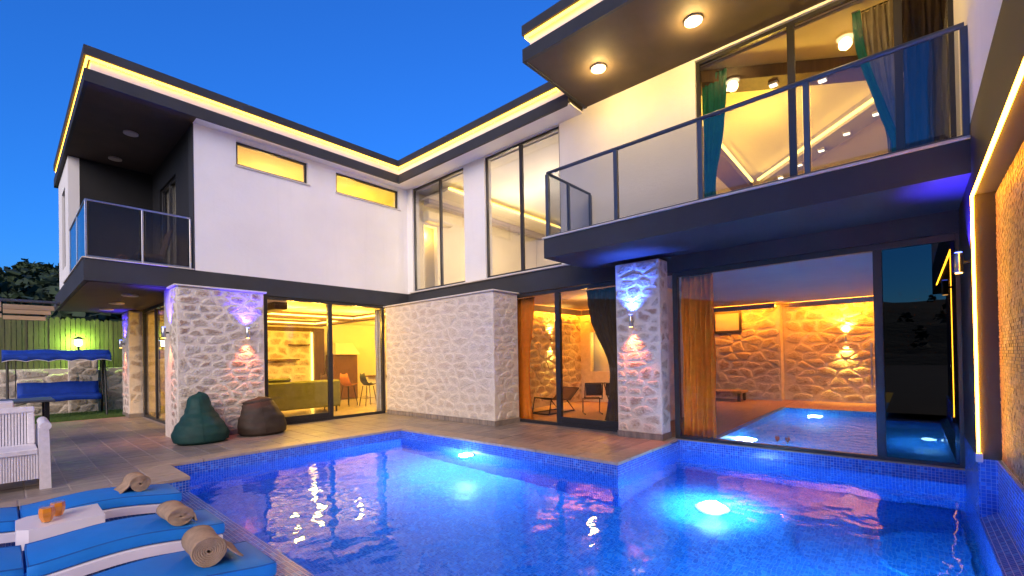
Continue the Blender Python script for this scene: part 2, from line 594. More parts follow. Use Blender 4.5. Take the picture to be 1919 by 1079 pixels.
# wall in a plane with rectangular openings; axis 'y': plane y=a..b spanning x; axis 'x': plane x=a..b spanning y
def wall(axis, a, b, u0, u1, z0, z1, holes=()):
    mb = MB()
    us = sorted({u0, u1, *[h[0] for h in holes], *[h[1] for h in holes]})
    zs = sorted({z0, z1, *[h[2] for h in holes], *[h[3] for h in holes]})
    us = [u for u in us if u0 <= u <= u1]
    zs = [z for z in zs if z0 <= z <= z1]
    solid = {}
    for i in range(len(us) - 1):
        for j in range(len(zs) - 1):
            um, zm = (us[i] + us[i + 1]) / 2, (zs[j] + zs[j + 1]) / 2
            solid[i, j] = not any(h[0] < um < h[1] and h[2] < zm < h[3] for h in holes)
    P = (lambda u, d, z: (u, d, z)) if axis == 'y' else (lambda u, d, z: (d, u, z))
    q = lambda *p: mb.add(p, [(0, 1, 2, 3)])
    for (i, j), s in solid.items():
        if not s:
            continue
        ua, ub, za, zb = us[i], us[i + 1], zs[j], zs[j + 1]
        q(P(ua, a, za), P(ub, a, za), P(ub, a, zb), P(ua, a, zb))
        q(P(ua, b, za), P(ua, b, zb), P(ub, b, zb), P(ub, b, za))
        if not solid.get((i - 1, j)): q(P(ua, a, za), P(ua, a, zb), P(ua, b, zb), P(ua, b, za))
        if not solid.get((i + 1, j)): q(P(ub, a, za), P(ub, b, za), P(ub, b, zb), P(ub, a, zb))
        if not solid.get((i, j - 1)): q(P(ua, a, za), P(ua, b, za), P(ub, b, za), P(ub, a, za))
        if not solid.get((i, j + 1)): q(P(ua, a, zb), P(ub, a, zb), P(ub, b, zb), P(ua, b, zb))
    return mb

# --- stones: irregular domed polygons shared between all stone faces
def rubble(W, H, size, rnd):
    """irregular stone outlines: clipped Voronoi cells of a jittered, thinned grid"""
    ax = 1.75                              # stones lie flat: wider than tall
    cu, cv = size * 1.30, size * 0.74
    pts = []
    nv, nu = max(1, round(H / cv)), max(1, round(W / cu))
    for j in range(-1, nv + 1):
        for i in range(-1, nu + 2):
            if rnd.random() < .13:
                continue
            u = (i + .5 * (j % 2) + rnd.uniform(-.36, .36)) * W / nu
            v = (j + .5 + rnd.uniform(-.24, .24)) * H / nv
            pts.append((u, v * ax))
    cells = []
    for k, (pu, pv) in enumerate(pts):
        if not (-.02 < pu < W + .02 and -.02 < pv / ax < H + .02):
            continue
        poly = [(0, 0), (W, 0), (W, H * ax), (0, H * ax)]
        near = sorted(range(len(pts)), key=lambda m: (pts[m][0] - pu) ** 2 + (pts[m][1] - pv) ** 2)[1:22]
        for m in near:
            mu, mv = (pts[m][0] + pu) / 2, (pts[m][1] + pv) / 2
            nu_, nv_ = pts[m][0] - pu, pts[m][1] - pv
            out = []
            for a, b in zip(poly, poly[1:] + poly[:1]):
                da = (a[0] - mu) * nu_ + (a[1] - mv) * nv_
                db = (b[0] - mu) * nu_ + (b[1] - mv) * nv_
                if da <= 0:
                    out.append(a)
                if da * db < 0:
                    t = da / (da - db)
                    out.append((a[0] + (b[0] - a[0]) * t, a[1] + (b[1] - a[1]) * t))
            poly = out
            if len(poly) < 3:
                break
        if len(poly) >= 3:
            cells.append([(a, b / ax) for a, b in poly])
    return cells

def stone_shape(poly, gap, depth, rnd):
    n = len(poly)
    cu, cv = sum(p[0] for p in poly) / n, sum(p[1] for p in poly) / n
    ring = []
    for k in range(n):
        a, b = poly[k], poly[(k + 1) % n]
        L = math.hypot(b[0] - a[0], b[1] - a[1])
        if L < .012:
            continue
        m = 3 if L > .14 else (2 if L > .06 else 1)
        for q in range(m):
            t = (q + .5) / m
            u, v = a[0] + (b[0] - a[0]) * t - cu, a[1] + (b[1] - a[1]) * t - cv
            r = math.hypot(u, v) + 1e-6
            f = max(.35, 1 - (gap * rnd.uniform(.25, 1.5)) / r) * rnd.uniform(.93, 1.03)
            ring.append((u * f, v * f))
    n = len(ring)
    if n < 4:
        return None
    tilt = (rnd.uniform(-.25, .25), rnd.uniform(-.25, .25))
    ext = max(math.hypot(*p) for p in ring)
    vs, edge = [], []
    for li, (k, z, e) in enumerate(((1.0, -.4, 1.0), (1.0, .30, .95), (.92, .70, .8), (.66, .95, .45))):
        for (u, v) in ring:
            zz = z * depth
            if li > 1:
                zz += depth * (rnd.uniform(-.16, .16) + (u * tilt[0] + v * tilt[1]) / ext)
            vs.append((u * k, v * k, zz))
            edge.append(e)
    vs.append((0, 0, depth * 1.0))
    edge.append(0.0)
    fs = [(a * n + b, a * n + (b + 1) % n, (a + 1) * n + (b + 1) % n, (a + 1) * n + b) for a in range(3) for b in range(n)]
    fs += [(3 * n + b, 3 * n + (b + 1) % n, 4 * n) for b in range(n)]
    return (cu, cv), vs, fs, edge

def stones(parent, org, ud, nd, W, H, size=0.27, seed=1, joined=None, depth=0.013, gap=0.026, pale=False):
    rnd = random.Random(seed)
    ud, nd, vd = Vector(ud), Vector(nd), Vector((0, 0, 1))
    org = Vector(org)
    if ud.cross(vd).dot(nd) < 0:
        org, ud = org + ud * W, -ud
    rot = Matrix((ud, vd, nd)).transposed().to_4x4()
    mbs, edges = MB(), []
    c0 = chain(parent)
    for poly in rubble(W, H, size, rnd):
        sh = stone_shape(poly, gap, depth * rnd.uniform(.4, 1.15), rnd)
        if sh is None:
            continue
        (cu, cv), vs, fs, edge = sh
        p = org + ud * cu + vd * cv
        if joined:
            T = Matrix.Translation(p) @ rot
            mbs.add([T @ Vector(x) for x in vs], fs)
            edges += edge
        else:
            me = MB().add(vs, fs).mesh('stone', True)
            me.materials.append(M['stone_pale' if pale else 'stone'])
            me.attributes.new('edge', 'FLOAT', 'POINT').data.foreach_set('value', edge)
            o = bpy.data.objects.new('stone', me)
            col.objects.link(o)
            o.parent = parent
            o.matrix_basis = Matrix.Translation(p - c0) @ rot
    if joined:
        ob = mbs.build(joined, 'stone_pale' if pale else 'stone', parent, True, kind='stuff')
        ob.data.attributes.new('edge', 'FLOAT', 'POINT').data.foreach_set('value', edges)
        return ob

# ================================================================== THE GROUND
YA, XB = 11.15, 8.0            # the two facades
POOL = [(1.63, 8.32), (1.63, -0.49), (8.0, -0.49), (8.0, 3.115), (5.72, 3.115), (5.72, 8.32)]
gm = MB()
def rect(mb, x0, x1, y0, y1, z):
    mb.add([(x0, y0, z), (x1, y0, z), (x1, y1, z), (x0, y1, z)], [(0, 1, 2, 3)])
G = 400
z0 = -0.06
for a in ((-G, G, 20.0, G, z0), (-G, -6, -G, 20.0, z0), (-6, G, -G, -2.0, z0), (-6, 1.2, -2.0, 0.5, z0), (16.9, G, -2.0, 20.0, z0)):
    rect(gm, *a)
struct(gm.build('ground', 'earth'))
# terrace bed (grout) and its tiles
tb = MB()
for a in ((-6, 1.50, 7.27, 17.0), (1.50, 5.76, 8.36, 17.0), (5.76, 8.2, 3.155, 17.0)):
    tb.box(a[0], a[1], a[2], a[3], -0.5, -0.006)
terrace = struct(tb.build('terrace', 'grout'))
tile_me = {}
def tile(x0, x1, y0, y1, name='paving_tile', m='deck', th=0.03, top=0.0, par=None):
    g = 0.0065
    w_, d_ = round(x1 - x0 - 2 * g, 3), round(y1 - y0 - 2 * g, 3)
    key = (w_, d_, m, th)
    if key not in tile_me:
        me = MB().box(-w_ / 2, w_ / 2, -d_ / 2, d_ / 2, -th, 0, 0.004).mesh(name)
        me.materials.append(M[m])
        tile_me[key] = me
    o = bpy.data.objects.new(name, tile_me[key])
    col.objects.link(o)
    o.parent = par or terrace
    o.location = ((x0 + x1) / 2, (y0 + y1) / 2, top + random.uniform(-.0012, .0012))
def blocked(x0, x1, y0, y1):
    return False
CW = 0.36
TX, TY = 0.377, 0.754
def tiles(x0, x1, y0, y1, tx, ty, stagger=False):
    nx = max(1, round((x1 - x0) / tx))
    for i in range(nx):
        a, b = x0 + (x1 - x0) * i / nx, x0 + (x1 - x0) * (i + 1) / nx
        y = y0 - (ty / 2 if (stagger and i % 2) else 0)
        while y < y1 - 0.02:
            lo, hi = max(y, y0), min(y + ty, y1)
            if hi - lo > 0.03:
                tile(a, b, lo, hi)
            y += ty
tiles(-1.68, 1.63 - CW, 7.2 + CW, 15.1, TX, TY)
tiles(1.63 - CW, 2.6, 8.32 + CW, 15.1, TX, TY)
tiles(2.6, 7.2, 8.32 + CW, 11.15, TX, TY)
tiles(-1.68, 2.6, 15.1, 16.9, TX, TY)
tiles(5.72 + CW, 8.04, 3.115 + CW, 8.32 + CW, TX, TY)
def coping(x0, x1, y0, y1, along, step=0.75):
    L = (x1 - x0) if along == 'x' else (y1 - y0)
    n = max(1, round(L / step))
    for i in range(n):
        if along == 'x': tile(x0 + L * i / n, x0 + L * (i + 1) / n, y0, y1, 'coping_stone', 'coping', 0.045, 0.004)
        else: tile(x0, x1, y0 + L * i / n, y0 + L * (i + 1) / n, 'coping_stone', 'coping', 0.045, 0.004)
coping(-3.0, 1.645, 7.185, 7.2 + CW, 'x')
coping(1.63 - CW, 1.645, 7.2 + CW, 8.305, 'y')
coping(1.63 - CW, 5.72 + CW, 8.305, 8.32 + CW, 'x')
coping(5.705, 5.72 + CW, 3.10, 8.305, 'y')
coping(5.72 + CW, 7.62, 3.10, 3.115 + CW, 'x')

# pool basin: floor, walls, tiled ledge, steps
BZ, WZ, LZ = -1.45, -0.205, -0.195
pb = MB()
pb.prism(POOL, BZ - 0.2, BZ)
basin = struct(pb.build('pool_basin', 'mosaic_floor'))
wl = MB()
T_ = 0.12
wl.box(1.63 - T_, 1.63, 7.2, 8.32 + T_, BZ, -0.041)
wl.box(1.63, 5.72, 8.32, 8.32 + T_, BZ, -0.041)
wl.box(5.72, 5.72 + T_, 3.115, 8.32 + T_, BZ, -0.041)
wl.box(5.72 + T_, 8.0, 3.115, 3.115 + T_, BZ, -0.041)
wl.box(8.0, 8.0 + T_, -0.54, 3.115 + T_, BZ, -0.02)
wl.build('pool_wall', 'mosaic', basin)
lg = MB()
lg.box(-3.2, 1.62, -2.0, 7.2, -0.6, LZ, 0.006)
lg.box(1.60, 1.63, -2.0, 7.2, BZ, -0.201)
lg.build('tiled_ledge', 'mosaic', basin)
lb = MB()
lb.box(-3.2, 1.63 - T_, 7.2, 7.2 + T_, LZ, -0.041)
lb.build('ledge_riser', 'mosaic', basin)
ST = []
for rr, zt in ((1.42, -1.37), (0.75, -1.29)):
    s_ = MB()
    poly = [(6.2 + rr * math.cos(R_(a)), -0.41 + rr * math.sin(R_(a))) for a in range(0, 181, 9)]
    poly = [(min(x, 7.99), y) for x, y in poly]
    s_.prism(poly, BZ, zt)
    s_.build('pool_step', 'mosaic_floor', basin)
# water sheet
wm = MB()
PW = [(1.61, 8.34), (1.61, -0.51), (8.02, -0.51), (8.02, 3.135), (5.74, 3.135), (5.74, 8.34)]
wm.prism(PW, BZ - .02, WZ)
struct(wm.build('pool_water', 'water'))

# ================================================================== THE VILLA
villa = thing('villa', 'two storey white and charcoal villa with glowing roofline, balconies and stone pillars', 'house', (8.0, 11.15, 0))
SOF = 6.53
# ---- upper walls
w1 = (3.46, 5.05, 5.91, 6.45)
w2 = (5.79, 7.71, 5.91, 6.45)
wall('y', YA, YA + .25, 2.66, 8.0, 3.45, 6.60, (w1, w2)).build('wall', 'white', villa)
bw1 = (8.66, 10.90, 3.50, 6.53)
bw2 = (5.60, 7.90, 3.50, 6.53)
rw = (-.50, 2.715, 3.62, 6.60)
wall('x', XB, XB + .25, 5.60, 11.15, 3.45, 6.60, (bw1, bw2)).build('wall', 'white', villa)
wall('x', XB, XB + .25, -.54, 5.60, 3.30, 6.66, (rw,)).build('wall', 'white', villa)
# far left end wall of the upper floor, with its window
ew = (15.8, 16.7, 4.0, 6.0)
wall('x', 1.05, 1.25, 15.0, 17.7, 3.05, 6.53, (ew,)).build('wall', 'white', villa)
# recessed balcony: dark walls
wall('y', 15.0, 15.2, 1.255, 2.86, 3.45, 6.53).build('balcony_wall', 'recess', villa)
bd = (12.6, 14.2, 3.46, 5.9)
wall('x', 2.655, 2.85, YA + .252, 14.995, 3.45, 6.53, (bd,)).build('balcony_wall', 'recess', villa)
MB().box(2.642, 2.664, YA - .004, YA + .30, 3.452, 6.527).build('wall_edge', 'dark', villa)
# ---- slabs and bands
sl = MB()
sl.box(.97, 8.3, YA - .004, 17.9, 3.05, 3.449)
sl.build('balcony_slab', 'dark', villa)
MB().box(1.03, 2.62, YA + .06, 17.8, 3.038, 3.0495).build('slab_soffit', 'brown', villa)
MB().box(XB - .006, XB + .3, 4.885, YA - .006, 3.0, 3.448).build('floor_band', 'dark', villa)
MB().box(XB - .006, XB + .3, -.54, 4.883, 2.99, 3.27).build('floor_band', 'dark', villa)
MB().box(6.437, 8.4, -.54, 4.885, 3.272, 3.615).build('balcony_slab', 'dark', villa)
MB().box(.945, 2.65, YA - .03, YA + .22, 3.451, 3.475, .004).build('slab_sill', 'sill', villa)
MB().box(.945, 1.2, YA + .222, 15.0, 3.451, 3.475, .004).build('slab_sill', 'sill', villa)
MB().box(6.41, 6.62, -.53, 4.91, 3.617, 3.645, .004).build('slab_sill', 'sill', villa)
MB().box(6.622, 7.99, 4.70, 4.91, 3.617, 3.643, .004).build('slab_sill', 'sill', villa)
MB().box(7.94, 8.05, 5.2, 11.0, 3.452, 3.48, .004).build('window_sill', 'sill', villa)

# ---- roofs: fascia, white lit band, cap, soffit, LED line
def roof(poly, z, open_edges, soffits, inset=0.10):
    r = MB()
    c = [sum(p[i] for p in poly) / len(poly) for i in (0, 1)]
    n = len(poly)
    def off(d):
        out = []
        for i in range(n):
            p0, p1, p2 = Vector(poly[i - 1]), Vector(poly[i]), Vector(poly[(i + 1) % n])
            e1, e2 = (p1 - p0).normalized(), (p2 - p1).normalized()
            n1, n2 = Vector((-e1.y, e1.x)), Vector((-e2.y, e2.x))
            out.append(tuple(p1 + n1 * d + n2 * d))
        return out
    cap = MB().prism(poly, z + .47, z + .64).build('roof', 'dark', villa)
    band = MB().prism(off(inset), z + .20, z + .469).build('lit_band', 'white', cap)
    top = MB().prism(off(.004), z + .055, z + .228).build('fascia', 'dark', cap)
    fz = MB()
    o0, o1 = off(.004), off(.06)
    for i in open_edges:
        j = (i + 1) % n
        fz.add([(*o0[i], z), (*o0[j], z), (*o1[j], z), (*o1[i], z), (*o0[i], z + .056), (*o0[j], z + .056), (*o1[j], z + .056), (*o1[i], z + .056)],
               [(0, 3, 2, 1), (4, 5, 6, 7), (0, 1, 5, 4), (2, 3, 7, 6), (1, 2, 6, 5), (0, 4, 7, 3)])
    fz.build('drip_edge', 'dark', cap)
    for (x0, x1, y0, y1, m) in soffits:
        MB().box(x0, x1, y0, y1, z + .018, z + .054).build('soffit', m, cap)
    o2, o3 = off(.035), off(.065)
    ld = MB()
    for i in open_edges:
        j = (i + 1) % n
        a, b = z + .425, z + .466
        ld.add([(*o2[i], a), (*o2[j], a), (*o3[j], a), (*o3[i], a), (*o2[i], b), (*o2[j], b), (*o3[j], b), (*o3[i], b)],
               [(0, 3, 2, 1), (4, 5, 6, 7), (0, 1, 5, 4), (2, 3, 7, 6), (1, 2, 6, 5), (0, 4, 7, 3)])
    ld.build('led_strip', 'led', cap)
    return cap
roof([(.97, 18.0), (.97, 10.80), (7.47, 10.80), (7.47, 5.0), (13, 5.0), (13, 18.0)], SOF, (0, 1, 2, 5),
     ((1.03, 2.66, 10.86, 17.9, 'brown'), (2.662, 8.1, 10.86, 11.3, 'white'), (7.53, 8.1, 5.0, 10.858, 'white')))
roof([(6.0, 4.95), (6.0, -.545), (13, -.545), (13, 4.95)], 6.62, (0, 3), ((6.06, 8.1, -.54, 4.89, 'brown'),))

# ---- windows / doors
def window(axis, d, u0, u1, z0, z1, pane='pane', fr=.05, dep=.06, mull=(), name='window', fmat='frame', ext=1, bottom=None):
    """frame in the opening; glass set behind. d = plane of the outer frame face, ext = direction inwards"""
    B = (lambda mb, a, b, c, e, za, zb: mb.box(a, b, c, e, za, zb, .004)) if axis == 'y' else (lambda mb, a, b, c, e, za, zb: mb.box(c, e, a, b, za, zb, .004))
    d1 = d + dep * ext
    f = MB()
    bt = bottom or fr
    B(f, u0, u0 + fr, d, d1, z0, z1)
    B(f, u1 - fr, u1, d, d1, z0, z1)
    B(f, u0 + fr, u1 - fr, d, d1, z1 - fr, z1)
    B(f, u0 + fr, u1 - fr, d, d1, z0, z0 + bt)
    fo = f.build(name, fmat, villa)
    edges = [u0 + fr]
    for (m0, m1) in mull:
        mm = MB()
        B(mm, m0, m1, d - .004, d1 - .004, z0 + bt, z1 - fr)
        mm.build('mullion', fmat, fo)
        edges += [m0, m1]
    edges.append(u1 - fr)
    for i in range(0, len(edges), 2):
        g = MB()
        gd = d + (.02 + .012 * (i // 2 % 2)) * ext
        B(g, edges[i], edges[i + 1], gd, gd + .008 * ext, z0 + bt, z1 - fr)
        pm = pane[i // 2] if isinstance(pane, (list, tuple)) else pane
        g.build('pane', pm, fo)
    return fo
window('y', YA + .06, w1[0], w1[1], w1[2], w1[3], 'pane', .05)
window('y', YA + .06, w2[0], w2[1], w2[2], w2[3], 'pane', .05)
for ww in (w1, w2):
    MB().box(ww[0] - .03, ww[1] + .05, YA - .035, YA + .06, ww[2] - .035, ww[2] - .002, .003).build('window_sill', 'sill', villa)
window('x', XB + .05, bw1[0], bw1[1], bw1[2], bw1[3], 'pane_up', .05, mull=((9.64, 9.72),))
window('x', XB + .05, bw2[0], bw2[1], bw2[2], bw2[3], 'pane_up', .05, mull=((6.70, 6.79),))
window('x', XB + .05, rw[0], rw[1], rw[2], rw[3], 'pane_up', .06, mull=((.0, .09), (1.24, 1.34)))
window('x', 1.10, ew[0], ew[1], ew[2], ew[3], 'pane_up', .05)
window('x', 2.70, bd[0], bd[1], bd[2], bd[3], 'pane', .06, mull=((13.37, 13.45),))
# ground floor openings
dA = window('y', YA + .02, 4.0, 7.17, 0.0, 3.045, 'pane', .075, .09, mull=((5.53, 5.64),), name='sliding_door', bottom=.07)
MB().box(4.08, 5.53, YA + .012, YA + .07, .072, .19, .004).build('bottom_rail', 'frame', dA)
dB = window('x', XB + .02, 4.125, 7.24, 0.0, 2.985, 'pane', .075, .09, mull=((5.70, 5.82),), name='sliding_door', bottom=.07)
MB().box(XB + .012, XB + .07, 4.20, 5.70, .072, .20, .004).build('bottom_rail', 'frame', dB)
dR = window('x', XB + .02, -.54, 3.20, 0.0, 2.985, ('pane_dark', 'pane'), .09, .10, mull=((.27, .37),), name='sliding_door', bottom=.045)
hh = MB()
hh.tube([(XB - .03, .40, .98), (XB - .03, .40, 1.62)], .012, 8)
hh.box(XB - .03, XB + .02, .392, .408, 1.02, 1.04)
hh.box(XB - .03, XB + .02, .392, .408, 1.56, 1.58)
hh.build('handle', 'steel', dR)
MB().box(XB - .02, XB + .14, -.5, 3.2, -.018, -.002, .003).build('door_sill', 'coping', dR)
# side glass door of the living room
dS = window('x', 2.66, 13.2, 16.45, 0.0, 3.045, 'pane', .08, .09, mull=((14.85, 14.95),), name='sliding_door', bottom=.07)
MB().box(2.66, 2.9, 11.72, 13.19, 0, 3.045).build('wall', 'dark', villa)

# ---- stone pillars and walls
def pillar(x0, x1, y0, y1, z1, faces, seed, size, name='stone_pillar', cap=True, pale=False):
    p = MB().box(x0, x1, y0, y1, .11, z1, .01).build(name, 'mortar', villa)
    MB().box(x0 - .012, x1 + .012, y0 - .012, y1 + .012, 0.0, .109, .004).build('plinth', 'deck', p)
    if cap:
        MB().box(x0 - .05, x1 + .05, y0 - .05, y1 + .05, z1 + .001, z1 + .035, .006).build('cap_stone', 'sill', p)
    for fc in faces:
        H = z1 - .12
        if fc == 'y-': stones(p, (x0, y0, .115), (1, 0, 0), (0, -1, 0), x1 - x0, H, size, seed, pale=pale, joined='stone_facing' if pale else None)
        if fc == 'x-': stones(p, (x0, y0, .115), (0, 1, 0), (-1, 0, 0), y1 - y0, H, size, seed + 1, pale=pale, joined='stone_facing' if pale else None)
    return p
pillar(2.23, 3.80, 10.62, 11.13, 3.015, ('y-', 'x-'), 3, .215)
MB().box(2.24, 2.66, 11.14, 11.70, 0, 3.045).build('pillar_back', 'mortar', villa)
pillar(2.34, 2.655, 16.47, 17.5, 3.02, ('y-', 'x-'), 7, .26, cap=False)
pillar(7.16, 7.99, 6.87, 11.08, 2.985, ('x-', 'y-'), 12, .25, 'stone_wall', pale=True)
pillar(7.62, 7.99, 3.27, 4.12, 3.20, ('x-', 'y-'), 21, .215, cap=False)

# ---- balcony railings
def railing(pts, z0, z1, name_mat='rail', post=.025, rail_r=.022, glass_m='pane_rail', ends=(True, True)):
    pts = [Vector((*p, 0)) for p in pts]
    rail = MB().tube([(p.x, p.y, z1) for p in (pts[0], pts[-1])], rail_r, 10).build('railing', name_mat, villa, True)
    MB().tube([(p.x, p.y, z0 + .03) for p in (pts[0], pts[-1])], .012, 8).build('bottom_rail', name_mat, rail, True)
    for i, p in enumerate(pts):
        if (i == 0 and not ends[0]) or (i == len(pts) - 1 and not ends[1]): continue
        MB().box(p.x - post, p.x + post, p.y - post, p.y + post, z0, z1 - rail_r * .8, .004).build('post', name_mat, rail)
    for a, b in zip(pts, pts[1:]):
        d = (b - a).normalized()
        s, e = a + d * .045, b - d * .045
        nx, ny = -d.y * .005, d.x * .005
        g = MB()
        g.add([(s.x - nx, s.y - ny, z0 + .05), (e.x - nx, e.y - ny, z0 + .05), (e.x + nx, e.y + ny, z0 + .05), (s.x + nx, s.y + ny, z0 + .05),
               (s.x - nx, s.y - ny, z1 - .03), (e.x - nx, e.y - ny, z1 - .03), (e.x + nx, e.y + ny, z1 - .03), (s.x + nx, s.y + ny, z1 - .03)],
              [(0, 3, 2, 1), (4, 5, 6, 7), (0, 1, 5, 4), (2, 3, 7, 6), (1, 2, 6, 5), (0, 4, 7, 3)])
        g.build('glass_panel', glass_m, rail)
    return rail
railing([(6.49, 4.82), (6.49, 3.46), (6.49, 2.15), (6.49, .89), (6.49, -.47)], 3.645, 4.80, post=.032, rail_r=.03)
railing([(6.49, 4.82), (7.15, 4.82), (7.93, 4.82)], 3.645, 4.80, post=.025, rail_r=.026, ends=(False, True))
railing([(1.01, 11.2), (1.82, 11.2), (2.60, 11.2)], 3.475, 4.53, 'steel', .016, .02, 'pane_rail_left')
railing([(1.01, 11.2), (1.01, 12.6), (1.01, 14.0)], 3.475, 4.53, 'steel', .016, .02, 'pane_rail_left', ends=(False, True))

# ---- right-hand wall with the framed mosaic niche
YC, PX = -.49, 6.45
M['frame_brown'] = mat('dark_brown_frame', (0.014, 0.008, 0.006), 0.7, 0.15, 2.0, 90, 0.3)
MB().box(1.2, 8.0, YC - .5, YC - .17, -.6, 3.04).build('niche_wall', 'dark', villa)
MB().box(-1.0, 8.4, YC - .5, YC - .003, 3.757, 9.0).build('wall', 'white', villa)
MB().box(-1.0, PX - .002, YC - .5, YC, 3.045, 3.756).build('beam', 'frame_brown', villa)
MB().box(PX, 7.985, YC - .5, YC, .41, 3.756).build('pier', 'frame_brown', villa)
# amber LED line on the edge of the niche frame
ld = MB()
ld.box(PX - .022, PX - .002, YC - .012, YC + .010, .475, 3.022)
ld.box(1.6, PX - .002, YC - .012, YC + .010, 3.023, 3.043)
ld.build('neon_line', 'led_neon', villa)
MB().box(PX - .045, PX - .001, YC - .03, YC + .02, .38, .47, .006).build('led_transformer', 'plastic', villa)
# mosaic pieces of the niche (too small to pick apart): one joined part
rnd = random.Random(5)
nm = MB()
ph, pw = .029, .05
z = .415
row = 0
while z < 3.0:
    x = 2.4 - (pw / 2 if row % 2 else 0)
    while x < PX - .01:
        pr = rnd.uniform(.003, .008)
        nm.box(x + .002, x + pw - .003, YC - .172, YC - .168 + pr, z + .002, z + ph - .002)
        x += pw
    z += ph
    row += 1
nm.build('niche_mosaic', 'niche', villa, kind='stuff')
# blue tiled plinth and kerb along the pool's right side
MB().box(PX, 7.986, YC - .3, YC + .001, -1.45, .409).build('tiled_plinth', 'mosaic', villa)
MB().box(1.2, PX - .001, YC - .3, YC - .13, -1.45, .414).build('tiled_plinth', 'mosaic', villa)
kerb_top = MB()
kerb_top.add([(1.2, YC, -.185), (PX, YC, -.185), (PX, YC - .132, -.10), (1.2, YC - .132, -.10), (1.2, YC, -1.45), (PX, YC, -1.45)], [(0, 1, 2, 3), (4, 5, 1, 0)])
kerb_top.build('pool_kerb', 'mosaic', villa)

# ================================================================== INTERIORS
def room(x0, x1, y0, y1, z0, z1, wm, fm, cm, skip=(), t=.1):
    if 'floor' not in skip: MB().box(x0, x1, y0, y1, z0 - .05, z0).build('room_floor', fm, villa)
    if 'ceil' not in skip: MB().box(x0, x1, y0, y1, z1, z1 + .04).build('room_ceiling', cm, villa)
    if 'x+' not in skip: MB().box(x1, x1 + t, y0, y1, z0, z1).build('room_wall', wm, villa)
    if 'x-' not in skip: MB().box(x0 - t, x0, y0, y1, z0, z1).build('room_wall', wm, villa)
    if 'y+' not in skip: MB().box(x0, x1, y1, y1 + t, z0, z1).build('room_wall', wm, villa)
    if 'y-' not in skip: MB().box(x0, x1, y0 - t, y0, z0, z1).build('room_wall', wm, villa)
# living room
room(2.9, 12.0, 11.28, 17.2, .0, 2.98, 'plaster', 'cream_floor', 'plaster', skip=('x-', 'y-'))
MB().box(2.9, 8.0, 11.24, 11.27, 2.99, 3.04).build('room_trim', 'plaster', villa)
MB().box(8.31, 12.0, 11.18, 11.28, 0, 2.98).build('room_wall', 'plaster', villa)
sw = MB().box(5.6, 7.75, 17.05, 17.19, 0, 2.62).build('stone_panel', 'mortar', villa)
stones(sw, (5.6, 17.05, .02), (1, 0, 0), (0, -1, 0), 2.15, 2.58, .34, 31, joined='stone_facing')
MB().box(7.76, 7.80, 17.0, 17.18, .1, 2.6).build('led_strip', 'led_room', villa)
MB().box(7.82, 8.2, 16.9, 17.18, 0, 2.75).build('timber_post', 'wood', villa)
MB().box(5.5, 8.2, 16.88, 17.18, 2.64, 2.76).build('timber_beam', 'wood', villa)
MB().box(6.1, 7.2, 16.75, 17.02, 1.55, 1.6).build('wall_shelf', 'wood', villa)
MB().box(6.9, 7.6, 16.75, 17.02, 2.1, 2.14).build('wall_shelf', 'wood', villa)
for (x0, x1, y0, y1) in ((4.4, 4.7, 11.6, 16.6), (7.6, 7.9, 11.6, 16.6), (4.4, 7.9, 13.6, 13.9), (4.4, 7.9, 16.3, 16.6)):
    MB().box(x0, x1, y0, y1, 2.80 + random.uniform(-.003, .003), 2.979).build('ceiling_beam', 'wood', villa)
for (x0, x1, y0, y1) in ((4.72, 4.76, 11.7, 13.5), (7.54, 7.58, 11.7, 13.5), (4.75, 7.55, 13.54, 13.58), (4.75, 7.55, 16.24, 16.28), (7.54, 7.58, 14.0, 16.2), (8.2, 8.24, 12, 16.9)):
    MB().box(x0, x1, y0, y1, 2.86, 2.90).build('led_strip', 'led_room', villa)
hood = MB()
hood.add([(8.35, 16.3, 1.75), (9.35, 16.3, 1.75), (9.35, 17.1, 1.75), (8.35, 17.1, 1.75), (8.5, 16.6, 2.2), (9.2, 16.6, 2.2), (9.2, 17.1, 2.2), (8.5, 17.1, 2.2)],
         [(0, 3, 2, 1), (4, 5, 6, 7), (0, 1, 5, 4), (1, 2, 6, 5), (2, 3, 7, 6), (3, 0, 4, 7)])
fp = thing('fireplace', 'cream hooded fireplace with brown front in the yellow lit living room', 'fireplace', (8.85, 16.7, 0))
hood.build('hood', 'plaster', fp)
MB().box(8.35, 9.35, 16.5, 17.1, 0, 1.74, .01).build('firebox', 'steel_oven', fp)
counter = thing('kitchen_counter', 'cream kitchen counter with dark top behind the bar stools', 'counter', (9.4, 13.2, 0))
MB().box(8.55, 9.5, 11.6, 14.4, 0, .92, .01).build('cabinet', 'plaster', counter)
MB().box(8.42, 9.6, 11.5, 14.5, .921, .97, .008).build('counter_top', 'wood', counter)
sofa = thing('sofa', 'olive green sofa with its back turned to the left sliding door', 'sofa', (5.3, 13.2, 0))
MB().box(3.9, 6.72, 12.82, 13.05, .16, .95, .05).build('backrest', 'sofa', sofa)
MB().box(3.9, 6.72, 13.051, 13.75, .16, .45, .05).build('seat', 'sofa', sofa)
MB().box(6.50, 6.72, 13.06, 13.75, .451, .70, .05).build('armrest', 'sofa', sofa)
MB().box(4.3, 5.3, 12.86, 13.02, .951, 1.05, .04).build('headrest', 'sofa', sofa)
for x in (4.0, 6.6):
    for y in (12.9, 13.65):
        MB().lathe([(.02, 0), (.03, .16)], 8, (x, y, 0)).build('leg', 'black', sofa)
